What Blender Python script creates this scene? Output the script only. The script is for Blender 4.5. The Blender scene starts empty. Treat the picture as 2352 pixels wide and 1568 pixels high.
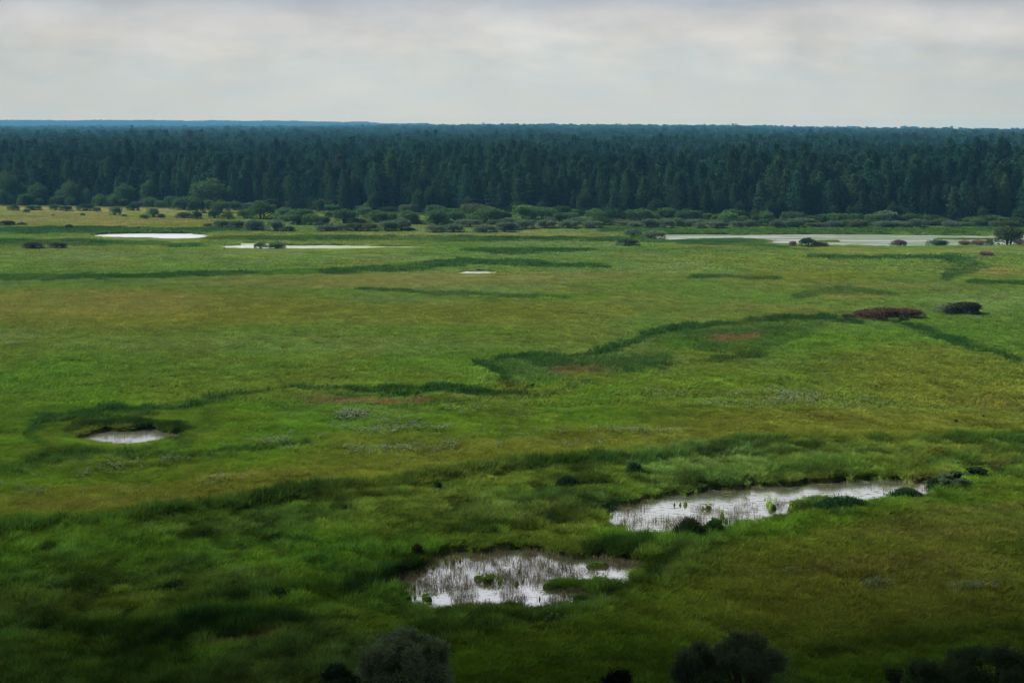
import bpy, math, random
import numpy as np

# ------------------------------------------------------------------ camera, world, sun, exposure
SC = bpy.context.scene
COL = SC.collection
F, U0, V0, VH, CAMZ = 3356.0, 1176.0, 784.0, 285.0, 35.0      # authoring units: photograph at 2352 x 1568
PITCH = math.atan((V0 - VH) / F)
cam_data = bpy.data.cameras.new('camera')
cam = bpy.data.objects.new('camera', cam_data)
COL.objects.link(cam)
cam.location = (0, 0, CAMZ)
cam.rotation_euler = (math.pi / 2 - PITCH, 0, 0)
cam_data.sensor_width = 36
cam_data.lens = 36 * F / 2352
cam_data.clip_start = 0.5
cam_data.clip_end = 60000
SC.camera = cam

SC.view_settings.view_transform = 'Standard'
SC.view_settings.look = 'None'
SC.view_settings.gamma = 1
SC.view_settings.exposure = 1.15
SC.cycles.use_denoising = True
SC.cycles.max_bounces = 6
SC.cycles.diffuse_bounces = 2
SC.cycles.glossy_bounces = 2
SC.cycles.transmission_bounces = 2
SC.cycles.transparent_max_bounces = 6
SC.cycles.volume_bounces = 0
SC.cycles.filter_width = 1.3

SUN_EL, SUN_AZ = math.radians(44), math.radians(-74)          # azimuth from +Y, negative = to the left
SUN_DIR = np.array([math.sin(SUN_AZ) * math.cos(SUN_EL), math.cos(SUN_AZ) * math.cos(SUN_EL), math.sin(SUN_EL)])
sun_data = bpy.data.lights.new('sun', 'SUN')
sun_data.energy = 4.2
sun_data.angle = math.radians(10)
sun_data.color = (1.0, 0.96, 0.9)
sun = bpy.data.objects.new('sun', sun_data)
COL.objects.link(sun)
sun.rotation_euler = (math.pi / 2 - SUN_EL, 0, -SUN_AZ + math.pi)
# a sun lamp shines along its local -Z; build the rotation from the direction itself
from mathutils import Vector, Matrix
sun.rotation_euler = Vector(SUN_DIR).to_track_quat('Z', 'Y').to_euler()


class NT:
    """tiny node-tree helper"""
    def __init__(self, tree):
        self.t = tree
        self.t.nodes.clear()

    def n(self, kind, **kw):
        nd = self.t.nodes.new(kind)
        for k, v in kw.items():
            setattr(nd, k, v)
        return nd

    def l(self, a, b):
        self.t.links.new(a, b)

    def math(self, op, a, b=None, c=None, clamp=False):
        nd = self.n('ShaderNodeMath', operation=op)
        nd.use_clamp = clamp
        for i, x in enumerate((a, b, c)):
            if x is None:
                continue
            if isinstance(x, (int, float)):
                nd.inputs[i].default_value = x
            else:
                self.l(x, nd.inputs[i])
        return nd.outputs[0]

    def ramp(self, fac, stops, interp='LINEAR'):
        nd = self.n('ShaderNodeValToRGB')
        cr = nd.color_ramp
        cr.interpolation = interp
        while len(cr.elements) < len(stops):
            cr.elements.new(0.5)
        for e, (p, c) in zip(cr.elements, stops):
            e.position = p
            e.color = (*c, 1) if len(c) == 3 else c
        self.l(fac, nd.inputs[0])
        return nd.outputs[0]

    def mix(self, fac, a, b, blend='MIX'):
        nd = self.n('ShaderNodeMix', data_type='RGBA', blend_type=blend)
        for sock, x in ((nd.inputs[0], fac), (nd.inputs[6], a), (nd.inputs[7], b)):
            if isinstance(x, (int, float)):
                sock.default_value = x
            elif isinstance(x, tuple):
                sock.default_value = (*x, 1)
            else:
                self.l(x, sock)
        return nd.outputs[2]

    def noise(self, vec, scale, detail=4, rough=0.55, dims='3D'):
        nd = self.n('ShaderNodeTexNoise', noise_dimensions=dims)
        nd.inputs['Scale'].default_value = scale
        nd.inputs['Detail'].default_value = detail
        nd.inputs['Roughness'].default_value = rough
        if vec is not None:
            self.l(vec, nd.inputs['Vector'])
        return nd.outputs['Fac']


SKY_GAIN = 0.48
world = bpy.data.worlds.new('World')
SC.world = world
world.use_nodes = True
w = NT(world.node_tree)
tc = w.n('ShaderNodeTexCoord')
sep = w.n('ShaderNodeSeparateXYZ')
w.l(tc.outputs['Generated'], sep.inputs[0])
az = w.math('ARCTAN2', sep.outputs[0], sep.outputs[1])
el = w.math('ARCSINE', sep.outputs[2])
comb = w.n('ShaderNodeCombineXYZ')
w.l(az, comb.inputs[0])
w.l(w.math('MULTIPLY', el, 3.4), comb.inputs[1])
cv = comb.outputs[0]
wob = w.noise(cv, 11, 5)
el2 = w.math('ADD', el, w.math('MULTIPLY', w.math('SUBTRACT', wob, 0.5), 0.034))
# overcast colour against elevation (radians / 1.6); the frame ends at 0.084 rad
e16 = w.math('DIVIDE', el2, 0.16, clamp=True)
G = SKY_GAIN
band = w.ramp(e16, [
    (0.00, (0.60, 0.625, 0.615)),
    (0.16, (0.575, 0.61, 0.61)),
    (0.27, (0.59, 0.612, 0.605)),
    (0.36, (0.645, 0.632, 0.615)),
    (0.455, (0.58, 0.575, 0.58)),
    (0.510, (0.45, 0.48, 0.54)),
    (0.58, (0.46, 0.49, 0.55)),
    (0.75, (0.85, 0.87, 0.92)),
    (1.00, (1.05, 1.05, 1.08))])
high = w.ramp(w.math('DIVIDE', el, 1.5708, clamp=True), [
    (0.10, (1.0, 1.0, 1.0)), (0.25, (0.85, 0.85, 0.87)), (0.42, (0.30, 0.31, 0.34)), (1.0, (0.13, 0.14, 0.17))])
skyc = w.mix(1.0, band, high, 'MULTIPLY')
# billows: large soft shapes and finer shreds, strongest in the upper part of the picture
n1 = w.noise(cv, 7.0, 6, 0.5)
n2 = w.noise(cv, 22.0, 5, 0.5)
comb2 = w.n('ShaderNodeCombineXYZ')
w.l(az, comb2.inputs[0])
w.l(w.math('MULTIPLY', el, 2.0), comb2.inputs[1])
n3 = w.ramp(w.noise(comb2.outputs[0], 14.0, 7, 0.54), [(0.40, (0, 0, 0)), (0.50, (0.55,) * 3), (0.60, (1, 1, 1))])
nn = w.math('ADD', w.math('MULTIPLY', w.math('SUBTRACT', n1, 0.5), 0.55), w.math('MULTIPLY', w.math('SUBTRACT', n2, 0.5), 0.30))
nn = w.math('ADD', nn, w.math('MULTIPLY', w.math('SUBTRACT', n3, 0.45), 0.13))
amp = w.ramp(e16, [(0.0, (0.12,) * 3), (0.14, (0.30,) * 3), (0.28, (0.85,) * 3), (0.38, (1.0,) * 3), (0.5, (0.9,) * 3), (1.0, (0.8,) * 3)])
gain = w.math('ADD', 1.0, w.math('MULTIPLY', nn, amp))
# the sky colour darkens away from straight ahead
side = w.math('SUBTRACT', 1.0, w.math('MULTIPLY', w.math('POWER', w.math('ABSOLUTE', w.math('SUBTRACT', az, 0.02)), 2.0), 1.1))
side = w.math('MAXIMUM', side, 0.45)
gain = w.math('MULTIPLY', gain, side)
mg = w.n('ShaderNodeMix', data_type='RGBA', blend_type='MULTIPLY')
mg.inputs[0].default_value = 1
w.l(skyc, mg.inputs[6])
w.l(gain, mg.inputs[7])
warm = w.ramp(n2, [(0.38, (0.965, 1.005, 1.04)), (0.62, (1.01, 1.0, 0.985))])
cloud_col = w.mix(1.0, mg.outputs[2], warm, 'MULTIPLY')
# horizon gain in the sky colour, cancels the haze's dimming and blue tint
HZ, TG = np.array((0.19, 0.46, 0.74)), np.array((0.62, 0.64, 0.63))
stops = []
for e_ in (0.0, 0.0018, 0.003, 0.0045, 0.007, 0.011, 0.02, 0.035, 0.06):
    T_ = math.exp(-1.1e-4 * min(8200, 25 / max(e_, 1e-4)))
    stops.append((e_ / 0.06, tuple(float(q) / 2 for q in np.clip((TG - HZ * (1 - T_)) / (T_ * TG), 0, 2))))
hor = w.ramp(w.math('DIVIDE', el, 0.06, clamp=True), stops)
cloud_col = w.mix(1.0, cloud_col, w.mix(1.0, hor, (2.0, 2.0, 2.0), 'MULTIPLY'), 'MULTIPLY')
sky = w.n('ShaderNodeTexSky', sky_type='NISHITA')
sky.sun_disc = False
sky.sun_elevation = SUN_EL
sky.sun_rotation = SUN_AZ
bg1 = w.n('ShaderNodeBackground')
w.l(cloud_col, bg1.inputs[0])
bg1.inputs[1].default_value = SKY_GAIN
bg2 = w.n('ShaderNodeBackground')
w.l(sky.outputs[0], bg2.inputs[0])
bg2.inputs[1].default_value = 0.05
mixb = w.n('ShaderNodeMixShader')
mixb.inputs[0].default_value = 0.10
w.l(bg1.outputs[0], mixb.inputs[1])
w.l(bg2.outputs[0], mixb.inputs[2])
wo = w.n('ShaderNodeOutputWorld')
w.l(mixb.outputs[0], wo.inputs[0])

# ------------------------------------------------------------------ projection, noise, terrain
CP, SP = math.cos(PITCH), math.sin(PITCH)


def ground_at(u, v, z=0.0):
    """photo position -> point on the plain"""
    dx, a, b = (u - U0), F, (V0 - v)
    dy = a * CP + b * SP
    dz = -a * SP + b * CP
    t = (z - CAMZ) / dz
    return dx * t, dy * t


def to_uv(x, y, z):
    zz = z - CAMZ
    dep = y * CP - zz * SP
    up = y * SP + zz * CP
    dep = np.where(dep < 1, 1, dep)
    return U0 + F * x / dep, V0 - F * up / dep


def px_per_m(v):
    x, y = ground_at(U0, v)
    return F / (y * CP + CAMZ * SP)


def hash2(ix, iy, seed):
    h = (ix.astype(np.int64) * 374761393 + iy.astype(np.int64) * 668265263 + seed * 1442695041) & 0x7fffffff
    h = ((h ^ (h >> 13)) * 1274126177) & 0x7fffffff
    h = h ^ (h >> 16)
    return (h & 0xffff) / 65535.0


def vnoise(x, y, seed=0):
    ix, iy = np.floor(x), np.floor(y)
    fx, fy = x - ix, y - iy
    fx = fx * fx * (3 - 2 * fx)
    fy = fy * fy * (3 - 2 * fy)
    a, b = hash2(ix, iy, seed), hash2(ix + 1, iy, seed)
    c, d = hash2(ix, iy + 1, seed), hash2(ix + 1, iy + 1, seed)
    return (a * (1 - fx) + b * fx) * (1 - fy) + (c * (1 - fx) + d * fx) * fy


def fbm(x, y, seed=0, octs=4, gain=0.5):
    s, a, t = 0, 1.0, 0
    for o in range(octs):
        s = s + a * vnoise(x * 2 ** o + 17.3 * o, y * 2 ** o - 9.1 * o, seed + o)
        t += a
        a *= gain
    return s / t            # 0..1


def sstep(a, b, x):
    t = np.clip((x - a) / (b - a), 0, 1)
    return t * t * (3 - 2 * t)


def pl_dist(u, v, pts, ku=1.0):
    """distance in photo units from a polyline, with local width interpolated when points carry a third value"""
    best = np.full(u.shape, 1e9)
    for i in range(len(pts) - 1):
        p, q = pts[i], pts[i + 1]
        ax, ay, bx, by = p[0] * ku, p[1], q[0] * ku, q[1]
        wa, wb = p[2], q[2]
        dx, dy = bx - ax, by - ay
        t = np.clip(((u * ku - ax) * dx + (v - ay) * dy) / (dx * dx + dy * dy + 1e-9), 0, 1)
        d = np.hypot(u * ku - ax - t * dx, v - ay - t * dy) / (wa + (wb - wa) * t)
        best = np.minimum(best, d)
    return best             # 1 = edge


def ell(u, v, cx, cy, rx, ry, tilt=0.0):
    du, dv = u - cx, v - cy - tilt * (u - cx)
    return np.sqrt((du / rx) ** 2 + (dv / ry) ** 2)


# open water: (cx, cy, rx, ry, tilt)  -- the mask is the union of these, roughened by noise
POND_A = [(348, 542.0, 142, 6.0, 0.0), (400, 543, 80, 7.5, 0.0)]
POND_B = [(640, 568.5, 145, 5.5, 0.008), (760, 568.5, 120, 5.0, 0.0), (900, 569, 160, 2.6, 0.0), (600, 563, 55, 4.0, 0.05)]
POND_C = [(1900, 549, 420, 11, 0.0), (2150, 554, 420, 13, 0.0), (1600, 543, 130, 5.0, 0.0), (2352, 553, 200, 13, 0), (2560, 553, 200, 13, 0)]
POND_D = [(1098, 627.0, 50, 5.0, -0.02)]
POND_E = [(312, 1005, 104, 21, -0.02), (245, 1008, 80, 15, 0.0)]
POND_F = [(1545, 1184, 175, 44, -0.03), (1700, 1168, 200, 48, -0.12), (1900, 1138, 190, 34, -0.06), (2030, 1127, 140, 24, -0.02), (1470, 1184, 100, 32, 0)]
POND_G = [(1190, 1305, 235, 43, 0.02), (1140, 1369, 230, 34, 0.0), (1005, 1382, 115, 20, 0.0), (1310, 1330, 140, 40, 0), (1090, 1340, 180, 44, 0), (1400, 1303, 85, 18, 0)]
PONDS = [('lake', POND_C), ('pond', POND_A), ('pond', POND_B), ('pond', POND_D), ('pond', POND_E), ('pond', POND_F), ('pond', POND_G)]
ISLES = [(1340, 1346, 100, 9, -0.03), (1370, 1300, 34, 3, 0),
         (1660, 554, 140, 6.0, 0.0), (1450, 556, 140, 6, 0), (1880, 555, 60, 1.4, 0), (2240, 550, 130, 0.9, 0), (1800, 1112, 50, 3, -0.05),
         (1400, 1358, 60, 5, 0), (1860, 1160, 60, 9, -0.2)]


def pond_mask(u, v, x, y, groups=None):
    m = np.zeros(u.shape)
    jit = 0.52 * (fbm(x / 2.6, y / 4.5, 11, 5, 0.6) - 0.5) * np.clip(120 / (np.abs(y) + 1), 0.35, 1.4) * 2
    for name, g in (groups or PONDS):
        for (cx, cy, rx, ry, tl) in g:
            near = 1.0 if cy > 900 else 0.4
            e = ell(u, v, cx, cy, rx, ry, tl) + jit * near
            m = np.maximum(m, 1 - sstep(0.82, 1.06, e))
    for (cx, cy, rx, ry, tl) in ISLES:
        e = ell(u, v, cx, cy, rx, ry, tl) + jit * 0.6
        m = m * sstep(0.7, 1.05, e)
    # grassy tussocks standing in the two near ponds
    t = sstep(0.67, 0.74, fbm(x / 1.6, y / 1.5, 13, 5, 0.65)) * (np.abs(y) < 160)
    return m * (1 - 0.9 * t)


def pond_near(u, v):
    m = np.zeros(u.shape)
    for name, g in PONDS[4:]:
        for (cx, cy, rx, ry, tl) in g:
            m = np.maximum(m, 1 - sstep(0.9, 2.0, ell(u, v, cx, cy, rx, ry, tl)))
    return m


def rise(x, y):
    """the plain lifts gently under the far forest, more in the middle and on the left"""
    u = U0 + F * x / (np.abs(y) + 1.0)
    R = np.interp(u, [0, 600, 900, 1176, 1700, 1892, 2352], [3.0, 3.0, 6.0, 8.5, 6.0, 1.0, -1.0])
    return R * sstep(900, 4300, y) - 0.0065 * np.maximum(0, y - 6000)


def base_height(x, y):
    hill = 33.0 * np.clip(1 - (y - 2.0) / 62.0, 0, 1) ** 1.25
    hill = np.where(y < 2, 33.0, hill)
    far = 1 - sstep(400, 900, y)
    n = (fbm(x / 14, y / 14, 3, 4) - 0.5) * 0.35 * far + (fbm(x / 90, y / 90, 5, 3) - 0.5) * 0.5
    near = np.clip(1 - (y - 190) / 90, 0, 1) * sstep(60, 90, y)
    pu, pv_ = to_uv(x, y, np.zeros_like(x))
    hum = ((fbm(x / 7, y / 7, 7, 4) - 0.5) * 1.3 * near - 0.12) * (1 - pond_near(pu, pv_) * (y > 70)) + 0.12 - 0.22 * pond_near(pu, pv_) * (y > 70)
    return hill + n + hum + 0.5 + rise(x, y)


CREEKS = [
    [(1090, 847, 4), (1180, 835, 6), (1300, 828, 7), (1400, 817, 7), (1450, 793, 5), (1500, 778, 6), (1560, 768, 4), (1660, 752, 4), (1780, 743, 4), (1900, 742, 4), (1960, 747, 2)],
    [(1100, 852, 5), (1140, 868, 7), (1190, 900, 6), (1300, 895, 6)],
    [(460, 940, 4), (540, 916, 6), (620, 908, 4), (720, 903, 4), (880, 905, 5), (1020, 911, 6), (1150, 922, 5)],
    [(60, 1005, 5), (90, 978, 6), (200, 966, 5), (330, 960, 5), (470, 945, 6)],
    [(-200, 1095, 12), (0, 1090, 8), (110, 1062, 10), (250, 1058, 6), (400, 1052, 5), (560, 1047, 4), (720, 1035, 3)],
    [(2060, 750, 3), (2110, 765, 7), (2160, 785, 8), (2210, 800, 6), (2290, 815, 5), (2352, 835, 4), (2600, 880, 5)]]


def creek_mask(u, v, x, y):
    m = np.zeros(u.shape)
    vv = v + (fbm(x / 4, y / 6, 45, 3) - 0.5) * 6
    for c in CREEKS:
        m = np.maximum(m, 1 - sstep(0.3, 1.3, pl_dist(u, vv, c, 0.8)))
    return m


def ground_h(x, y, pm=None):
    b = base_height(x, y)
    u_, v_ = to_uv(x, y, np.zeros_like(x))
    b = b - 0.40 * creek_mask(u_, v_, x, y) * (y > 100) + 0.35 * np.exp(-((v_ - np.interp(u_, [-400, 0, 450, 800, 1200, 1480, 1800, 2352, 2800], [1238, 1222, 1186, 1140, 1084, 1064, 1014, 1008, 1012])) / 9.0) ** 2) * (y > 100)
    if pm is None:
        u, v = to_uv(x, y, np.zeros_like(x))
        pm = pond_mask(u, v, x, y)
    near_shore = 0.0
    h = b * (1 - sstep(0.0, 0.6, pm)) + sstep(0.05, 0.65, pm) * (-0.3)
    return h


# forest edge against photo u -> distance of the first pines
EDGE = [(-700, 464), (0, 466.5), (400, 471), (700, 478), (1000, 487), (1340, 493), (1680, 500), (2010, 507), (2352, 512), (3100, 515)]


def edge_y(x_over_y):
    u = U0 + x_over_y * F * 1.0
    v = np.interp(u, [e[0] for e in EDGE], [e[1] for e in EDGE])
    dep = CAMZ * F / (v - VH)
    return dep * 0.995


# ------------------------------------------------------------------ vegetation map
def lin(r, g, b):
    return np.array([((c / 255) ** 2.2) for c in (r, g, b)])


C_GREEN = np.array((0.066, 0.126, 0.011))
C_FRESH = np.array((0.068, 0.160, 0.009))
C_OLIVE = np.array((0.118, 0.136, 0.019))
C_STRAW = np.array((0.165, 0.150, 0.045))
C_RUST = np.array((0.128, 0.092, 0.036))
C_SEDGE_SHADE = np.array((0.023, 0.062, 0.013))  # sedge green, with the shade among tall growth painted in
C_DEEP_SHADE = np.array((0.008, 0.028, 0.006))  # darkest green, shade of hollows and banks put into the colour
C_PALE = np.array((0.104, 0.155, 0.045))
C_MUD = np.array((0.040, 0.046, 0.020))
C_SAND = np.array((0.34, 0.29, 0.21))
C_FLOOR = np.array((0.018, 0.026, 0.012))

# (points with half-width, colour, strength, softness 0..1, height)
STROKES = [
    ([(1150, 860, 14), (1300, 858, 26), (1430, 845, 22), (1540, 832, 12)], C_SEDGE_SHADE, .55, .7, .9),
    ([(1520, 800, 16), (1640, 785, 26), (1780, 765, 18), (1880, 752, 8)], C_SEDGE_SHADE, .50, .7, .9),
    ([(1600, 845, 6), (1700, 828, 7), (1790, 800, 6), (1850, 775, 5)], C_SEDGE_SHADE, .55, .6, .9),
    ([(300, 1003, 150), (301, 1003, 150)], C_SEDGE_SHADE, .0, .6, .9),
    ([(470, 950, 5), (500, 968, 6), (470, 1000, 6), (400, 1030, 6), (300, 1045, 5)], C_SEDGE_SHADE, .5, .6, .8),
    ([(560, 955, 4), (720, 945, 4), (900, 942, 4), (1080, 935, 5), (1200, 925, 4)], C_SEDGE_SHADE, .45, .6, .8),
    ([(1088, 845, 3), (1180, 832, 5), (1300, 826, 5), (1400, 815, 5), (1450, 791, 4), (1500, 776, 4.5), (1560, 766, 4), (1660, 750, 3.5), (1780, 741, 4), (1900, 740, 4), (1965, 747, 3)], C_DEEP_SHADE, .95, .4, 1.1),
    ([(1098, 850, 3), (1135, 868, 5), (1190, 902, 4), (1230, 914, 3)], C_DEEP_SHADE, .8, .45, 1.0),
    ([(440, 946, 3), (500, 926, 4), (560, 913, 4), (640, 906, 3.5), (760, 902, 3.5), (900, 904, 4), (1020, 910, 4), (1150, 921, 3.5), (1230, 914, 3)], C_DEEP_SHADE, .9, .45, 1.0),
    ([(60, 1008, 4), (70, 992, 4), (110, 974, 4), (200, 965, 4), (330, 958, 4), (430, 950, 5)], C_DEEP_SHADE, .85, .45, 1.0),
    ([(62, 1010, 4), (90, 1032, 4), (150, 1048, 5), (260, 1056, 5)], C_SEDGE_SHADE, .8, .5, 1.0),
    ([(170, 1000, 5), (200, 987, 5), (300, 982, 4), (400, 990, 5), (440, 1000, 5), (400, 1014, 4)], C_DEEP_SHADE, .85, .45, .8),
    ([(1200, 925, 3), (1290, 912, 3), (1330, 893, 4), (1400, 870, 4), (1480, 855, 4), (1560, 838, 4)], C_SEDGE_SHADE, .6, .6, .9),
    ([(2075, 753, 3), (2110, 765, 6), (2160, 785, 6), (2210, 800, 5), (2290, 815, 4), (2352, 838, 4), (2600, 880, 4)], C_SEDGE_SHADE, .95, .4, 1.1),
    # far dark belts
    ([(-300, 534, 7), (200, 533, 7), (480, 532, 5), (560, 531, 3)], C_SEDGE_SHADE, .95, .4, .9),
    ([(-300, 563, 7), (150, 561, 6), (460, 564, 5)], C_SEDGE_SHADE, .95, .4, .9),
    ([(480, 549, 4), (800, 551, 6), (1100, 552, 6), (1500, 553, 5), (1760, 556, 6)], C_SEDGE_SHADE, .95, .4, .9),
    ([(1390, 530, 6), (1600, 533, 5), (2000, 533, 6), (2700, 533, 6)], C_SEDGE_SHADE, .85, .5, .9),
    ([(1560, 559, 6), (1700, 563, 5), (1820, 572, 3)], C_SEDGE_SHADE, .9, .4, .9),
    ([(1075, 578, 3), (1150, 580, 6), (1300, 580, 5), (1360, 577, 3)], C_SEDGE_SHADE, .95, .3, .9),
    ([(1370, 580, 3), (1600, 575, 4), (1850, 578, 4)], C_SEDGE_SHADE, .3, .6, .6),
    ([(450, 545, 3), (560, 541, 3), (900, 542, 4), (1200, 542, 5), (1420, 544, 4)], C_STRAW, .55, .6, .35),
    # the long thin creek
    ([(-300, 648, 6), (0, 645, 7), (300, 641, 5), (620, 632, 4), (800, 627, 6), (960, 616, 8), (1060, 608, 7), (1200, 609, 6), (1290, 613, 5), (1390, 617, 3)], C_SEDGE_SHADE, 1., .35, 1.0),
    ([(600, 632, 5), (730, 631, 3)], C_FRESH, .7, .5, .7),
    ([(830, 673, 3), (950, 676, 4), (1100, 681, 4), (1200, 685, 4), (1300, 689, 3)], C_SEDGE_SHADE, .85, .45, .8),
    ([(900, 683, 4), (1200, 692, 5), (1400, 690, 6)], C_FRESH, .45, .7, .5),
    # oxbow in the middle
    ([(1090, 847, 4), (1180, 835, 8), (1300, 828, 9), (1400, 817, 8), (1450, 793, 6), (1500, 778, 7), (1560, 768, 5), (1660, 752, 5), (1780, 743, 5), (1900, 742, 6), (1960, 747, 3)], C_SEDGE_SHADE, .95, .45, 1.1),
    ([(1100, 852, 6), (1140, 868, 8), (1190, 900, 7)], C_SEDGE_SHADE, .8, .5, 1.0),
    ([(1240, 845, 9), (1330, 848, 8), (1450, 845, 12), (1540, 832, 8)], C_SEDGE_SHADE, .7, .6, 1.0),
    ([(1560, 775, 8), (1680, 772, 6), (1800, 770, 10), (1760, 800, 10), (1700, 815, 8), (1600, 800, 10)], C_SEDGE_SHADE, .65, .6, 1.0),
    ([(1650, 835, 5), (1750, 820, 4)], C_DEEP_SHADE, .7, .5, .9),
    ([(1150, 900, 8), (1260, 905, 8), (1330, 885, 9), (1380, 870, 6)], C_OLIVE, .6, .6, .6),
    # loop left
    ([(460, 940, 5), (540, 916, 7), (620, 908, 5), (720, 903, 5), (880, 905, 6), (1020, 911, 7), (1150, 922, 6)], C_SEDGE_SHADE, .9, .5, 1.0),
    ([(540, 930, 7), (640, 945, 5)], C_SEDGE_SHADE, .45, .6, .8),
    ([(60, 1005, 6), (90, 978, 7), (200, 966, 6), (330, 960, 6), (470, 945, 8)], C_SEDGE_SHADE, .85, .5, 1.0),
    ([(90, 1010, 8), (130, 1040, 8)], C_OLIVE, .5, .6, .7),
    ([(180, 985, 8), (250, 982, 6), (360, 985, 7), (430, 995, 8), (380, 1012, 5)], C_DEEP_SHADE, .75, .5, .8),
    ([(-200, 1095, 14), (0, 1090, 10), (110, 1062, 13), (250, 1058, 8), (400, 1052, 6), (560, 1047, 5), (720, 1035, 4)], C_SEDGE_SHADE, .85, .5, 1.0),
    ([(200, 1083, 4), (400, 1070, 5), (550, 1063, 4)], C_DEEP_SHADE, .4, .6, .6),
    # right hand creeks
    ([(2060, 750, 4), (2110, 765, 9), (2160, 785, 10), (2210, 800, 7), (2290, 815, 6), (2352, 835, 5), (2600, 880, 6)], C_SEDGE_SHADE, .9, .45, 1.1),
    ([(1830, 692, 4), (1880, 676, 9), (1960, 673, 6), (2060, 681, 4)], C_SEDGE_SHADE, .7, .5, .9),
    ([(1585, 643, 4), (1680, 642, 4), (1780, 646, 3)], C_SEDGE_SHADE, .85, .5, .9),
    ([(1870, 594, 3), (2000, 597, 4), (2130, 594, 5), (2220, 600, 6)], C_SEDGE_SHADE, .9, .4, .9),
    ([(2180, 598, 10), (2230, 612, 14), (2195, 632, 12), (2180, 645, 8)], C_SEDGE_SHADE, .85, .45, .9),
    ([(2230, 655, 4), (2352, 660, 5), (2600, 662, 5)], C_SEDGE_SHADE, .85, .5, .9),
    ([(2170, 585, 3), (2300, 577, 3)], C_STRAW, .4, .6, .4),
    # tall reed bank that runs across the foreground plain
    ([(-200, 1238, 8), (0, 1236, 6), (200, 1218, 6), (420, 1192, 7), (560, 1176, 8), (700, 1154, 9), (850, 1140, 7), (980, 1116, 8), (1150, 1096, 8),
      (1300, 1086, 6), (1480, 1078, 7), (1640, 1048, 5), (1800, 1022, 4)], C_SEDGE_SHADE, .68, .7, 1.5),
    ([(560, 1172, 4), (700, 1150, 6), (800, 1140, 6)], C_DEEP_SHADE, .6, .6, 1.3),
    ([(1150, 1094, 4), (1300, 1086, 4), (1480, 1076, 5)], C_DEEP_SHADE, .5, .6, 1.3),
    ([(2000, 1020, 5), (2200, 1024, 6), (2352, 1030, 9), (2600, 1035, 10)], C_SEDGE_SHADE, .8, .6, 1.3),
    ([(1200, 1150, 9), (1340, 1160, 9), (1400, 1175, 8)], C_SEDGE_SHADE, .6, .7, 1.0),
    ([(1780, 1095, 9), (1960, 1082, 10), (2100, 1085, 8), (2280, 1050, 10)], C_SEDGE_SHADE, .4, .8, 1.1),
    # hollows in the near marsh, their shade painted as dark green
    ([(980, 1235, 8), (1060, 1235, 12), (1120, 1228, 7)], C_DEEP_SHADE, .75, .6, .9),
    ([(1340, 1270, 10), (1430, 1275, 14), (1480, 1262, 8)], C_DEEP_SHADE, .7, .6, .9),
    ([(1460, 1190, 8), (1600, 1213, 7), (1760, 1200, 6), (1900, 1175, 10)], C_DEEP_SHADE, .6, .6, 1.0),
    ([(620, 1262, 5), (680, 1268, 8), (730, 1270, 5)], C_DEEP_SHADE, .75, .6, .8),
    ([(560, 1245, 4), (620, 1235, 7), (670, 1240, 4)], C_DEEP_SHADE, .45, .6, .8),
    ([(250, 1258, 8), (350, 1266, 9)], C_DEEP_SHADE, .4, .7, .8),
    ([(820, 1375, 16), (900, 1340, 18), (960, 1320, 16)], C_DEEP_SHADE, .75, .7, 1.1),
    ([(370, 1405, 14), (520, 1400, 10), (620, 1380, 18), (760, 1370, 14)], C_DEEP_SHADE, .5, .8, 1.1),
    ([(220, 1470, 16), (330, 1480, 26), (430, 1455, 22), (560, 1465, 26), (700, 1460, 22)], C_DEEP_SHADE, .85, .7, 1.1),
    ([(1180, 1395, 14), (1350, 1385, 10), (1480, 1340, 14), (1560, 1290, 10)], C_SEDGE_SHADE, .55, .7, 1.1),
    ([(1440, 1310, 8), (1530, 1300, 8), (1500, 1340, 8)], C_DEEP_SHADE, .5, .7, 1.0),
    ([(1000, 1425, 12), (1150, 1435, 14), (1300, 1440, 10)], C_DEEP_SHADE, .45, .8, .9),
    ([(1550, 1330, 5), (1460, 1370, 6)], C_DEEP_SHADE, .4, .7, .8),
    ([(1850, 1510, 10), (2100, 1490, 14), (2352, 1470, 14)], C_DEEP_SHADE, .4, .8, .8),
]
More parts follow.
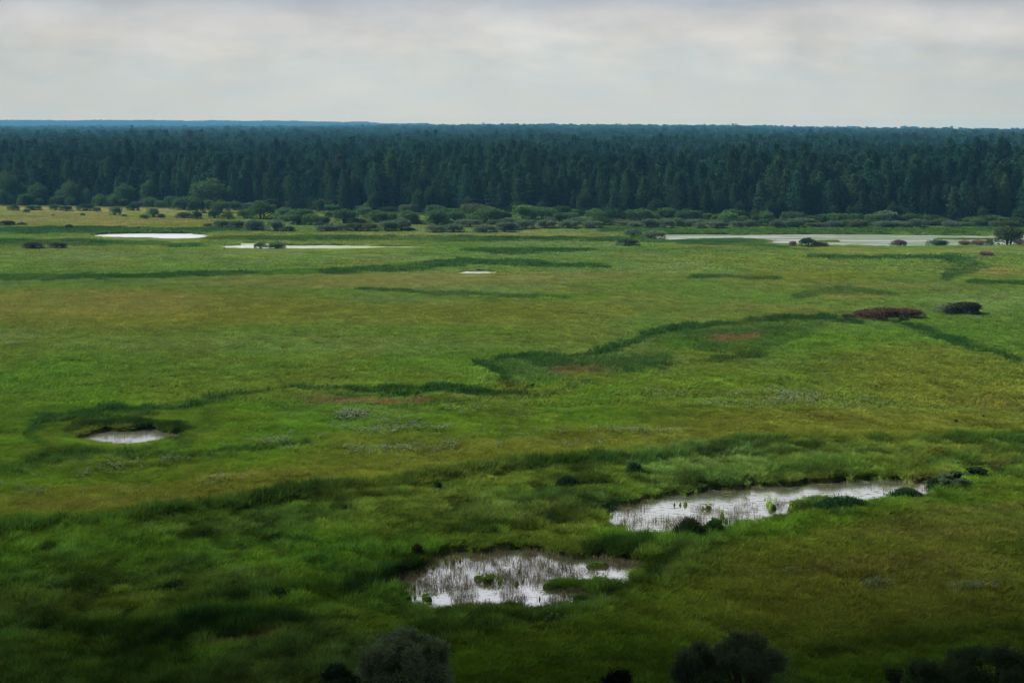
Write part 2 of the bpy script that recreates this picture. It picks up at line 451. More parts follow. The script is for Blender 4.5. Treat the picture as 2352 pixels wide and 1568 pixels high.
# (cx, cy, rx, ry, tilt, colour, strength, height or None)
PATCHES = [
    (200, 476, 520, 16, 0.0, C_STRAW, .8, .35), (300, 470, 500, 8, 0.0, C_OLIVE, .7, .35), (1900, 1400, 520, 130, -0.03, C_OLIVE, .5, .45), (2100, 1330, 300, 60, -0.03, C_RUST, .25, .45),
    (200, 512, 330, 16, 0.0, C_STRAW, .75, .35), (120, 494, 160, 3.5, 0, C_RUST, .75, .4), (420, 506, 120, 5, 0, C_RUST, .4, .4), (480, 522, 190, 6, 0, C_OLIVE, .8, .4),
    (1050, 522, 140, 6, 0, C_OLIVE, .6, .4), (1042, 527, 8, 7, 0, C_SAND, .75, .1), (1036, 521, 4, 6, 0.1, C_RUST, .5, .1), (1170, 535.5, 90, 1.5, 0, C_SAND, .35, .2),
    (1010, 509, 60, 3, 0, C_STRAW, .8, .3), (1130, 512, 14, 6, 0, C_STRAW, .9, .2), (1390, 519, 90, 3, 0, C_STRAW, .6, .3),
    (300, 715, 620, 50, 0.00, C_OLIVE, .95, .45), (150, 705, 400, 36, 0.0, C_STRAW, .38, .45), (900, 650, 520, 20, -0.01, C_STRAW, .55, .4), (1150, 720, 420, 34, -0.01, C_OLIVE, .6, .4), (1300, 640, 260, 12, 0, C_STRAW, .33, .4),
    (1050, 720, 300, 22, 0.0, C_OLIVE, .45, .45), (700, 800, 560, 26, 0, C_PALE, .35, .4), (1000, 770, 300, 12, 0, C_FRESH, .35, .4),
    (420, 592, 560, 14, 0, C_PALE, .35, .4), (1250, 598, 500, 14, 0, C_PALE, .35, .4), (1450, 590, 70, 4, 0, C_STRAW, .5, .4), (1680, 600, 260, 14, 0, C_OLIVE, .35, .4),
    (1300, 582, 32, 3.5, 0, C_RUST, .6, .6), (1640, 571, 60, 2, 0, C_RUST, .5, .5), (2150, 583, 300, 5, 0, C_STRAW, .4, .4), (2290, 630, 80, 14, 0, C_STRAW, .5, .4),
    (1900, 640, 200, 20, 0, C_OLIVE, .5, .4), (2040, 662, 130, 6, 0, C_STRAW, .35, .4), (1800, 715, 180, 9, 0, C_STRAW, .35, .4), (1980, 690, 120, 5, -0.02, C_STRAW, .5, .4),
    (2250, 690, 200, 20, 0, C_PALE, .35, .4),
    (1695, 783, 82, 10, -0.06, C_RUST, .85, .6), (1310, 860, 78, 12, -0.03, C_RUST, .62, .7), (1300, 866, 60, 8, 0, C_STRAW, .4, .7), (870, 929, 190, 6.5, 0.0, C_RUST, .85, .6),
    (1250, 915, 90, 8, 0, C_OLIVE, .5, .7), (500, 965, 60, 12, 0, C_OLIVE, .5, .5), (230, 1000, 90, 16, 0, C_OLIVE, .4, .4), (220, 1007, 40, 10, 0, C_MUD, .5, .4),
    (600, 970, 260, 45, 0, C_FRESH, .5, .5), (1100, 980, 460, 40, 0, C_FRESH, .35, .5), (1500, 880, 300, 30, 0, C_FRESH, .35, .5), (1850, 800, 220, 30, 0, C_FRESH, .35, .5), (250, 1030, 300, 14, 0, C_FRESH, .4, .5),
    (2200, 880, 360, 75, 0.1, C_OLIVE, .7, .5), (2250, 960, 330, 40, 0.0, C_RUST, .22, .5), (1900, 985, 480, 30, 0, C_OLIVE, .8, .45), (1650, 1010, 420, 22, -0.04, C_OLIVE, .8, .45),
    (1900, 975, 110, 5, 0, C_RUST, .45, .5), (1690, 980, 70, 4, 0, C_RUST, .4, .5), (1560, 950, 120, 5, 0, C_RUST, .25, .5), (1200, 1050, 360, 22, -0.05, C_OLIVE, .75, .45), (1150, 1030, 110, 4, 0, C_STRAW, .5, .5),
    (500, 1130, 620, 30, -0.07, C_OLIVE, .85, .45), (200, 1180, 400, 26, -0.06, C_OLIVE, .85, .45), (250, 1170, 260, 14, -0.05, C_RUST, .3, .45),
    (600, 1290, 500, 50, 0.0, C_FRESH, .4, .8), (1250, 1175, 300, 28, 0, C_PALE, .4, .9), (1750, 1060, 420, 25, -0.02, C_PALE, .35, .9), (600, 1215, 300, 16, -0.08, C_PALE, .3, .9),
    (1900, 1290, 500, 80, -0.05, C_OLIVE, .55, .5), (2220, 1225, 260, 42, -0.04, C_RUST, .32, .45), (2260, 1180, 170, 12, -0.03, C_RUST, .35, .45), (2050, 1400, 420, 60, 0, C_OLIVE, .6, .45),
    (2000, 1320, 260, 16, -0.05, C_RUST, .2, .45), (1750, 1240, 260, 26, -0.12, C_FRESH, .5, .6), (2100, 1140, 260, 20, -0.2, C_FRESH, .5, .6),
    (200, 1400, 300, 40, 0, C_OLIVE, .45, .6), (560, 1495, 110, 14, -0.04, C_RUST, .7, .5), (560, 1350, 160, 12, 0, C_OLIVE, .5, .6),
    (1190, 1278, 130, 12, 0.03, C_RUST, .75, .6), (1020, 1300, 70, 8, -0.03, C_RUST, .5, .6), (1370, 1298, 80, 6, 0.1, C_RUST, .5, .5), (1310, 1353, 90, 6, 0, C_FRESH, .9, .4),
    (2130, 1105, 60, 5, -0.1, C_RUST, .6, .6), (2290, 1075, 60, 6, -0.1, C_RUST, .6, .6), (1500, 1150, 90, 6, -0.15, C_FRESH, .6, .4), (1850, 1110, 70, 5, -.05, C_RUST, .35, .5),
]
LATE = [  # rusty and straw patches in the hollows, over the sedge
    (1695, 783, 84, 11, -0.08, C_RUST, .85, .5), (1312, 859, 80, 13, -0.03, C_RUST, .6, .6), (1300, 866, 66, 8, 0, C_STRAW, .45, .6), (870, 930, 190, 7.5, 0.0, C_RUST, .85, .5),
    (560, 950, 60, 12, 0, C_FRESH, .6, .5), (250, 1000, 60, 10, 0, C_OLIVE, .5, .4), (1560, 800, 60, 12, -.1, C_FRESH, .5, .6), (1250, 893, 70, 8, 0, C_FRESH, .5, .6), (1180, 278 + 1000, 110, 10, 0.03, C_RUST, .6, .5)]
FLOWERS = [  # white umbel streaks (cx, cy, rx, ry, tilt, how many)
    (800, 967, 30, 3, 0, 220), (880, 985, 90, 9, 0, 200), (880, 1000, 120, 5, 0, 200), (700, 1020, 90, 6, -0.1, 320), (960, 1048, 150, 7, -0.02, 330), (760, 1045, 150, 3, 0, 140), (1000, 1005, 160, 6, 0, 150),
    (1400, 912, 130, 8, 0.04, 220), (1850, 930, 110, 13, 0, 380), (1640, 925, 80, 8, 0, 160), (1300, 1042, 90, 4, -0.03, 200), (1450, 1010, 150, 3, -0.02, 220), (300, 1082, 160, 8, -0.15, 300), (30, 1148, 60, 8, 0, 300), (450, 1130, 130, 5, -0.06, 160),
    (1870, 800, 60, 4, 0, 60), (1900, 840, 120, 6, 0, 60), (2010, 1368, 40, 4, -0.05, 90), (2220, 1385, 50, 5, 0, 120), (1800, 1345, 160, 10, 0, 80), (2330, 1310, 60, 8, 0, 50),
    (1300, 1430, 90, 16, -0.2, 80), (520, 1345, 80, 5, 0, 50), (1150, 960, 200, 14, 0, 120), (150, 810, 220, 5, 0, 60), (1700, 955, 100, 5, 0, 60)]


def veg(x, y, u=None, v=None):
    """colour (N,3) and height (N) of what grows at plain positions x, y"""
    if u is None:
        u, v = to_uv(x, y, np.zeros_like(x))
    n_big = fbm(x / 60, y / 80, 21, 4)
    n_mid = fbm(x / 13, y / 22, 22, 4)
    n_sm = fbm(x / 2.6, y / 4.0, 23, 3)
    s_a = sstep(0.35, 0.68, n_big)[:, None]
    s_a = s_a * 0.75
    col = C_GREEN * (1 - s_a) + C_OLIVE * s_a
    s_b = (sstep(0.46, 0.72, n_mid) * 0.6)[:, None]
    col = col * (1 - s_b) + C_FRESH * s_b
    s_p = (sstep(0.50, 0.75, fbm(x / 22, y / 35, 24, 4)) * 0.5 + 0.35 * sstep(130, 300, y))[:, None]  # paler with distance, partly haze put into the colour
    col = col * (1 - s_p) + C_PALE * s_p
    h = 0.45 + 0.25 * (n_mid - 0.5) + np.zeros_like(x)
    # roughen the authoring positions so no outline is smooth
    k = np.clip((v - VH) / 500, 0.12, 1.6)
    uu = u + (fbm(x / 7, y / 10, 31, 4) - 0.5) * 50 * k
    vv = v + (fbm(x / 9, y / 13, 41, 5, 0.6) - 0.5) * 17 * k + (fbm(x / 1.7, y / 3, 43, 3) - 0.5) * 9 * k

    def lay(m, c, hh):
        nonlocal col, h
        col = col * (1 - m[:, None]) + np.asarray(c) * m[:, None]
        if hh is not None:
            h = h * (1 - m) + hh * m
    for (cx, cy, rx, ry, tl, c, s, hh) in PATCHES[:]:
        m = (1 - sstep(0.55, 1.25, ell(uu, vv, cx, cy, rx, ry, tl))) * s
        m = m * np.clip(0.45 + 1.1 * n_mid, 0, 1.15)
        lay(np.clip(m, 0, 1), c, hh)
    # the marshy belt under the reed bank is rougher and deeper in colour
    bank = np.interp(u, [-400, 0, 450, 800, 1200, 1480, 1800, 2352, 2800], [1250, 1232, 1195, 1148, 1092, 1072, 1022, 1016, 1020])
    low = np.interp(u, [-400, 400, 900, 1400, 1700, 2000, 2352, 2800], [1700, 1700, 1560, 1420, 1290, 1190, 1120, 1080])
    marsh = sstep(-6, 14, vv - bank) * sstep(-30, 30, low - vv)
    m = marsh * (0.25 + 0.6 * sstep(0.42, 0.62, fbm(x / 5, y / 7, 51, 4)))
    lay(m * 0.55, C_SEDGE_SHADE * 1.5, 0.95)
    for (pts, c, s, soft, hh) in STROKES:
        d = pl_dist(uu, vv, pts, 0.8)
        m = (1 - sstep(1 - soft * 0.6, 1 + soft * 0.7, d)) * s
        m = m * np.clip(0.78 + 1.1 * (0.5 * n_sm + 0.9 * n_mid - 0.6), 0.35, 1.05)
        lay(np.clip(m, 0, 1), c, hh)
    for (cx, cy, rx, ry, tl, c, s, hh) in LATE:
        m = (1 - sstep(0.5, 1.2, ell(uu, vv, cx, cy, rx, ry, tl))) * s * np.clip(0.2 + 1.1 * n_sm, 0, 0.8)
        lay(np.clip(m, 0, 1), c, hh)
    # forest floor behind the tree line
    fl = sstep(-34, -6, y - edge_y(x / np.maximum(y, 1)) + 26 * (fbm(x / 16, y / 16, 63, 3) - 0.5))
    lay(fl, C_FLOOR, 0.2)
    clump_n = fbm(x / 1.3, y / 1.6, 57, 3)
    rough = 0.35 + 0.65 * marsh
    h = h * (1 + rough * (1.5 * (clump_n - 0.5)))
    jitter = (0.80 + 0.40 * n_sm) * np.clip(1 + rough * 1.7 * (clump_n - 0.5) + rough * 0.9 * (fbm(x / 4.5, y / 5, 58, 3) - 0.5), 0.25, 1.6)  # low gaps between clumps darker: their shade put into the tint
    col = col * jitter[:, None]
    # wet rims
    return np.clip(col * 1.44, 0.002, 0.6), h


# ------------------------------------------------------------------ materials
def principled(nt, base, rough=0.9, spec=0.1):
    p = nt.n('ShaderNodeBsdfPrincipled')
    if isinstance(base, tuple):
        p.inputs['Base Color'].default_value = (*base, 1)
    else:
        nt.l(base, p.inputs['Base Color'])
    p.inputs['Roughness'].default_value = rough
    p.inputs['Specular IOR Level'].default_value = spec
    return p


def leaf_out(nt, colsock, trans=0.35, spec=0.0):
    d = nt.n('ShaderNodeBsdfDiffuse')
    t = nt.n('ShaderNodeBsdfTranslucent')
    nt.l(colsock, d.inputs[0])
    nt.l(colsock, t.inputs[0])
    m = nt.n('ShaderNodeMixShader')
    m.inputs[0].default_value = trans
    nt.l(d.outputs[0], m.inputs[1])
    nt.l(t.outputs[0], m.inputs[2])
    o = nt.n('ShaderNodeOutputMaterial')
    nt.l(m.outputs[0], o.inputs[0])


def mat_new(name):
    m = bpy.data.materials.new(name)
    m.use_nodes = True
    return m, NT(m.node_tree)


def mat_tinted(name, source, trans=0.35, var=0.35, nscale=1.0):
    """foliage: base colour from the thing's own colour (OBJECT) or the plant's tint (INSTANCER), varied leaf by leaf"""
    m, nt = mat_new(name)
    if source == 'OBJECT':
        oi = nt.n('ShaderNodeObjectInfo')
        c = oi.outputs['Color']
    else:
        at = nt.n('ShaderNodeAttribute', attribute_type='INSTANCER', attribute_name='tint')
        c = at.outputs['Color']
    g = nt.n('ShaderNodeNewGeometry')
    tcx = nt.n('ShaderNodeTexCoord')
    nz = nt.noise(tcx.outputs['Object'], nscale, 3)
    r = nt.math('ADD', nt.math('MULTIPLY', g.outputs['Random Per Island'], var), nt.math('MULTIPLY', nz, var))
    k = nt.math('ADD', r, 1.0 - var)
    mm = nt.n('ShaderNodeMix', data_type='RGBA', blend_type='MULTIPLY')
    mm.inputs[0].default_value = 1
    nt.l(c, mm.inputs[6])
    nt.l(k, mm.inputs[7])
    leaf_out(nt, mm.outputs[2], trans)
    return m


M_LEAF = mat_tinted('leaf', 'OBJECT', 0.3, 0.4, 3.0)
M_NEEDLE = mat_tinted('needle', 'OBJECT', 0.25, 0.22, 0.4)
M_NEEDLE_I = mat_tinted('needle_far', 'INSTANCER', 0.25, 0.22, 0.4)
M_GRASS = mat_tinted('grass_blade', 'INSTANCER', 0.4, 0.22, 2.0)


def mat_bark(name, a, b, scale=3.0):
    m, nt = mat_new(name)
    t = nt.n('ShaderNodeTexCoord')
    mp = nt.n('ShaderNodeMapping')
    mp.inputs['Scale'].default_value = (1, 1, 0.25)
    nt.l(t.outputs['Object'], mp.inputs[0])
    nz = nt.noise(mp.outputs[0], scale, 5)
    c = nt.ramp(nz, [(0.35, a), (0.65, b)])
    p = principled(nt, c)
    o = nt.n('ShaderNodeOutputMaterial')
    nt.l(p.outputs[0], o.inputs[0])
    return m


M_BARK = mat_bark('bark', (0.035, 0.026, 0.02), (0.09, 0.07, 0.055))
M_PINEBARK = mat_bark('pine_bark', (0.04, 0.026, 0.02), (0.10, 0.055, 0.04))


def mat_ground():
    m, nt = mat_new('meadow_ground')
    at = nt.n('ShaderNodeAttribute', attribute_name='veg')
    tcx = nt.n('ShaderNodeTexCoord')
    a = nt.noise(tcx.outputs['Object'], 0.9, 5, 0.65)
    b = nt.noise(tcx.outputs['Object'], 4.0, 3, 0.7)
    s = nt.math('ADD', nt.math('MULTIPLY', a, 0.9), nt.math('MULTIPLY', b, 0.7))
    s = nt.math('ADD', s, 0.2)
    mm = nt.n('ShaderNodeMix', data_type='RGBA', blend_type='MULTIPLY')
    mm.inputs[0].default_value = 1
    nt.l(at.outputs['Color'], mm.inputs[6])
    nt.l(s, mm.inputs[7])
    p = principled(nt, mm.outputs[2], 1.0, 0.0)
    bm = nt.n('ShaderNodeBump')
    bm.inputs['Strength'].default_value = 0.6
    bm.inputs['Distance'].default_value = 0.3
    nt.l(a, bm.inputs['Height'])
    nt.l(bm.outputs[0], p.inputs['Normal'])
    o = nt.n('ShaderNodeOutputMaterial')
    nt.l(p.outputs[0], o.inputs[0])
    return m


def mat_water(name, refl=0.75, silt=(0.07, 0.075, 0.05), weed=0.0, weed_col=(0.12, 0.16, 0.08), wscale=0.05, rough=0.06):
    """shallow still water over silt; weed = share of the surface with floating leaves"""
    m, nt = mat_new(name)
    tcx = nt.n('ShaderNodeTexCoord')
    gl = nt.n('ShaderNodeBsdfGlossy')
    gl.inputs['Roughness'].default_value = rough
    gl.inputs['Color'].default_value = (0.92, 0.93, 0.95, 1)
    df = nt.n('ShaderNodeBsdfDiffuse')
    df.inputs[0].default_value = (*silt, 1)
    ripple = nt.noise(tcx.outputs['Object'], 2.2, 4)
    bm = nt.n('ShaderNodeBump')
    bm.inputs['Strength'].default_value = 0.15
    bm.inputs['Distance'].default_value = 0.02
    nt.l(ripple, bm.inputs['Height'])
    nt.l(bm.outputs[0], gl.inputs['Normal'])
    lw = nt.n('ShaderNodeFresnel')
    lw.inputs[0].default_value = 1.33
    fac = nt.math('MAXIMUM', lw.outputs[0], refl)
    m1 = nt.n('ShaderNodeMixShader')
    nt.l(fac, m1.inputs[0])
    nt.l(df.outputs[0], m1.inputs[1])
    nt.l(gl.outputs[0], m1.inputs[2])
    last = m1.outputs[0]
    if weed > 0:
        mp = nt.n('ShaderNodeMapping')
        mp.inputs['Scale'].default_value = (1, 2.6, 1) if wscale > 0.3 else (0.12, 0.5, 1)
        nt.l(tcx.outputs['Object'], mp.inputs[0])
        wn = nt.noise(mp.outputs[0], wscale, 7, 0.68)
        sf = 0.035
        wf = nt.ramp(wn, [(0.5 + 0.25 * (0.5 - weed) - sf, (0, 0, 0)), (0.5 + 0.25 * (0.5 - weed) + sf, (1, 1, 1))])
        wd = nt.n('ShaderNodeBsdfDiffuse')
        wd.inputs[0].default_value = (*weed_col, 1)
        m2 = nt.n('ShaderNodeMixShader')
        nt.l(nt.math('MULTIPLY', wf, 0.8), m2.inputs[0])
        nt.l(last, m2.inputs[1])
        nt.l(wd.outputs[0], m2.inputs[2])
        last = m2.outputs[0]
    o = nt.n('ShaderNodeOutputMaterial')
    nt.l(last, o.inputs[0])
    return m


def mat_plain(name, c, rough=0.6, spec=0.3, metal=0.0, coat=0.0, trans=0.0):
    m, nt = mat_new(name)
    tcx = nt.n('ShaderNodeTexCoord')
    nz = nt.noise(tcx.outputs['Object'], 6, 3)
    cc = nt.ramp(nz, [(0.3, tuple(x * 0.9 for x in c)), (0.7, tuple(min(1, x * 1.08) for x in c))])
    p = principled(nt, cc, rough, spec)
    p.inputs['Metallic'].default_value = metal
    p.inputs['Coat Weight'].default_value = coat
    p.inputs['Transmission Weight'].default_value = trans
    o = nt.n('ShaderNodeOutputMaterial')
    nt.l(p.outputs[0], o.inputs[0])
    return m


# ------------------------------------------------------------------ object helpers
def mesh_np(name, verts, faces, mats=(), face_mat=None, smooth=False):
    """faces: (n,3) or (n,4) array, or a list of such arrays"""
    me = bpy.data.meshes.new(name)
    if not isinstance(faces, (list, tuple)):
        faces = [faces]
    verts = np.asarray(verts, dtype=np.float32)
    me.vertices.add(len(verts))
    me.vertices.foreach_set('co', verts.ravel())
    loops = np.concatenate([f.ravel() for f in faces]).astype(np.int32)
    sizes = np.concatenate([np.full(len(f), f.shape[1]) for f in faces]).astype(np.int32)
    starts = np.concatenate([[0], np.cumsum(sizes)[:-1]]).astype(np.int32)
    me.loops.add(len(loops))
    me.loops.foreach_set('vertex_index', loops)
    me.polygons.add(len(sizes))
    me.polygons.foreach_set('loop_start', starts)
    for m in mats:
        me.materials.append(m)
    if face_mat is not None:
        me.polygons.foreach_set('material_index', np.asarray(face_mat, dtype=np.int32))
    if smooth:
        me.polygons.foreach_set('use_smooth', np.ones(len(sizes), dtype=bool))
    me.update(calc_edges=True)
    me.validate()
    return me


def link(name, data, parent=None, **props):
    o = bpy.data.objects.new(name, data)
    COL.objects.link(o)
    if parent is not None:
        o.parent = parent
    for k, v in props.items():
        o[k] = v
    return o


def color_attr(me, name, cols):
    at = me.attributes.new(name, 'FLOAT_COLOR', 'POINT')
    rgba = np.ones((len(cols), 4), dtype=np.float32)
    rgba[:, :3] = cols
    at.data.foreach_set('color', rgba.ravel())


def rng_of(s):
    return np.random.default_rng(s)


def tube(path, r0, r1, sides=6):
    """tapered tube along path (k,3): verts, quads"""
    path = np.asarray(path, float)
    k = len(path)
    rad = np.linspace(r0, r1, k)
    vs = []
    for i in range(k):
        d = path[min(i + 1, k - 1)] - path[max(i - 1, 0)]
        d = d / (np.linalg.norm(d) + 1e-9)
        a = np.cross(d, [0.3, 0.9, 0.1])
        a /= np.linalg.norm(a) + 1e-9
        b = np.cross(d, a)
        for s in range(sides):
            t = 2 * math.pi * s / sides
            vs.append(path[i] + rad[i] * (a * math.cos(t) + b * math.sin(t)))
    q = []
    for i in range(k - 1):
        for s in range(sides):
            s2 = (s + 1) % sides
            q.append((i * sides + s, i * sides + s2, (i + 1) * sides + s2, (i + 1) * sides + s))
    return np.array(vs), np.array(q)


def leaf_cloud(cent, size, rg, per=1, spread=0.0, squash=1.0, up=0.0, aspect=0.5):
    """one small kite (2 triangles as a quad) per leaf cluster around the given centres"""
    c = np.repeat(cent, per, axis=0)
    n = len(c)
    if spread > 0:
        off = rg.normal(size=(n, 3)) * spread
        off[:, 2] *= squash
        c = c + off
    a = rg.normal(size=(n, 3))
    a[:, 2] += up
    a /= np.linalg.norm(a, axis=1)[:, None]
    b = np.cross(a, rg.normal(size=(n, 3)))
    b /= np.linalg.norm(b, axis=1)[:, None] + 1e-9
    s = size * rg.uniform(0.6, 1.35, n)[:, None]
    v0 = c - a * s * 0.5
    v1 = c + b * s * aspect * 0.5
    v2 = c + a * s * 0.5
    v3 = c - b * s * aspect * 0.5
    v = np.stack([v0, v1, v2, v3], axis=1).reshape(-1, 3)
    q = np.arange(4 * n).reshape(n, 4)
    return v, q


def merge(parts):
    vs, fs, o = [], [], 0
    for v, q in parts:
        vs.append(v)
        fs.append(q + o)
        o += len(v)
    return np.concatenate(vs), np.concatenate(fs)


# ------------------------------------------------------------------ pines
def pine_crown(seed, H, lo, R, n_clump, per, size, top=1.0):
    rg = rng_of(seed)
    t = rg.uniform(0, 1, n_clump) ** 0.9
    z = H * (lo + (1 - lo) * t)
    prof = np.sin(np.clip(t * 0.84 + 0.13, 0, 1) * math.pi) ** 0.6 * (1 - 0.50 * t) + 0.02
    prof *= R
    ang = rg.uniform(0, 2 * math.pi, n_clump)
    lobes = 1 + 0.28 * np.sin(3 * ang + seed) + 0.18 * np.sin(5 * ang + 7 * t + seed)
    rr = prof * lobes * np.sqrt(rg.uniform(0.25, 1.0, n_clump))
    c = np.stack([rr * np.cos(ang), rr * np.sin(ang), z - 0.22 * rr], axis=1)
    spike = np.stack([rg.normal(size=8) * 0.1, rg.normal(size=8) * 0.1, H * rg.uniform(0.93, 1.0, 8)], axis=1)
    c = np.concatenate([c, spike])
    return leaf_cloud(c, size, rg, per, spread=size * 0.62, squash=0.6, aspect=0.55)


def pine_trunk(H, seed, r=0.2):
    rg = rng_of(seed + 99)
    p = [(0, 0, -0.4)]
    for i in range(1, 7):
        p.append((rg.normal() * 0.08 * i / 3, rg.normal() * 0.08 * i / 3, H * 0.93 * i / 6))
    parts = [tube(p, r, 0.05, 6)]
    for i in range(9):
        z = H * rg.uniform(0.3, 0.85)
        a = rg.uniform(0, 2 * math.pi)
        L = rg.uniform(0.8, 1.9) * (1.1 - z / H)
        parts.append(tube([(0, 0, z), (math.cos(a) * L, math.sin(a) * L, z + 0.15 * L)], 0.05, 0.015, 4))
    return merge(parts)


PINES = []                     # (crown mesh data, trunk mesh data, height)
for i, (H, lo, R) in enumerate([(18, .14, 3.6), (19.5, .20, 3.9), (16, .08, 3.8), (20.5, .22, 3.3), (18.5, .12, 4.2), (14, .05, 3.4)]):
    v, q = pine_crown(i + 1, H, lo, R, 300, 12, 0.60)
    PINES.append((v, q, *pine_trunk(H, i), H))
BARE = []
for i, (H, lo, R) in enumerate([(20, .50, 2.2), (21.5, .55, 2.4), (19, .46, 2.0)]):
    v, q = pine_crown(i + 51, H, lo, R, 110, 9, 0.6)
    BARE.append((v, q, *pine_trunk(H, i + 50, 0.24), H))


def two_mesh(name, rec, mc, mt):
    return (mesh_np(name + '_crown', rec[0], rec[1], [mc]), mesh_np(name + '_trunk', rec[2], rec[3], [mt], smooth=True))


PINE_M = [two_mesh('pine', r, M_NEEDLE, M_PINEBARK) for r in PINES]
BARE_M = [two_mesh('bare_pine', r, M_NEEDLE, M_PINEBARK) for r in BARE]


def joined(name, rec, mc, mt):
    v = np.concatenate([rec[0], rec[2]])
    f = np.concatenate([rec[1], rec[3] + len(rec[0])])
    fm = np.concatenate([np.zeros(len(rec[1])), np.ones(len(rec[3]))])
    return mesh_np(name, v, f, [mc, mt], fm)


def source_collection(name, meshes):
    c = bpy.data.collections.new(name)
    for i, me in enumerate(meshes):
        o = bpy.data.objects.new('%s_%02d' % (name, i), me)
        c.objects.link(o)
    return c


def scatter(name, src, P, scl, rotz, idx, tint, tilt=None, **props):
    """one object of plants nobody could count: copies of the source plants at the points P"""
    me = bpy.data.meshes.new(name)
    n = len(P)
    me.vertices.add(n)
    me.vertices.foreach_set('co', np.asarray(P, dtype=np.float32).ravel())
    a = me.attributes.new('scl', 'FLOAT_VECTOR', 'POINT')
    a.data.foreach_set('vector', np.asarray(scl, dtype=np.float32).ravel())
    r = np.zeros((n, 3), dtype=np.float32)
    r[:, 2] = rotz
    if tilt is not None:
        r[:, :2] = tilt
    a = me.attributes.new('rot', 'FLOAT_VECTOR', 'POINT')
    a.data.foreach_set('vector', r.ravel())
    a = me.attributes.new('idx', 'INT', 'POINT')
    a.data.foreach_set('value', np.asarray(idx, dtype=np.int32))
    color_attr(me, 'tint', tint)
    o = link(name, me, **props)
    ng = bpy.data.node_groups.new(name + '_scatter', 'GeometryNodeTree')
    ng.interface.new_socket('Geometry', in_out='INPUT', socket_type='NodeSocketGeometry')
    ng.interface.new_socket('Geometry', in_out='OUTPUT', socket_type='NodeSocketGeometry')
    N = ng.nodes
    gi, go = N.new('NodeGroupInput'), N.new('NodeGroupOutput')
    ci = N.new('GeometryNodeCollectionInfo')
    ci.inputs['Collection'].default_value = src
    ci.inputs['Separate Children'].default_value = True
    ci.inputs['Reset Children'].default_value = True
    ip = N.new('GeometryNodeInstanceOnPoints')
    ip.inputs['Pick Instance'].default_value = True

    def attr(nm, ty):
        k = N.new('GeometryNodeInputNamedAttribute')
        k.data_type = ty
        k.inputs['Name'].default_value = nm
        return [s for s in k.outputs if s.enabled and s.name == 'Attribute'][0]
    L = ng.links.new
    L(gi.outputs[0], ip.inputs['Points'])
    L(ci.outputs[0], ip.inputs['Instance'])
    L(attr('idx', 'INT'), ip.inputs['Instance Index'])
    L(attr('rot', 'FLOAT_VECTOR'), ip.inputs['Rotation'])
    L(attr('scl', 'FLOAT_VECTOR'), ip.inputs['Scale'])
    L(ip.outputs[0], go.inputs[0])
    md = o.modifiers.new('scatter', 'NODES')
    md.node_group = ng
    return o


# ------------------------------------------------------------------ ground sheet
def build_ground():
    vrow = [1640]
    while vrow[-1] > 300:
        v_ = vrow[-1]
        st = 3.0 if v_ > 1100 else 2.4 if v_ > 700 else 1.3 if v_ > 520 else 2.0 if v_ > 420 else 3.0
        vrow.append(v_ - st)
    ys = [ground_at(U0, v_)[1] for v_ in vrow]
    ys = [-400, -150, -60, -20, 0, 8, 16, 24, 32, 40, 48, 56, 62, 68] + [y for y in ys if y > 70] + [9000, 11000, 14000, 20000, 30000]
    ys = np.array(sorted(ys))
    core = np.linspace(-0.41, 0.41, 640)
    out = np.array([0.43, 0.47, 0.55, 0.7, 0.9, 1.3, 2.0, 3.2])
    s = np.concatenate([-out[::-1], core, out])
    Y, S = np.meshgrid(ys, s, indexing='ij')
    X = S * np.maximum(Y + 14, 60)
    x, y = X.ravel(), Y.ravel()
    u, v = to_uv(x, y, np.zeros_like(x))
    u = np.where(y < 60, -9999, u)
    v = np.where(y < 60, 3000, v)
    pm = pond_mask(u, v, x, y)
    h = ground_h(x, y, pm)
    h = np.where(y > 12000, h - 5, h)
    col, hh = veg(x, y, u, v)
    rim = sstep(0.25, 0.7, pm)[:, None]
    col = col * (1 - rim) + C_MUD * rim
    col = col * 0.52  # sheet darkened, standing in for the shade among grass tufts
    nr, nc = Y.shape
    i = np.arange(nr * nc).reshape(nr, nc)
    q = np.stack([i[:-1, :-1], i[:-1, 1:], i[1:, 1:], i[1:, :-1]], axis=-1).reshape(-1, 4)
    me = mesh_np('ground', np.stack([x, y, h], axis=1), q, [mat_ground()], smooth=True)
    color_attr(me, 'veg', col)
    o = link('ground', me, kind='structure', label='wide green floodplain meadow with dark sedge belts')
    return o


build_ground()


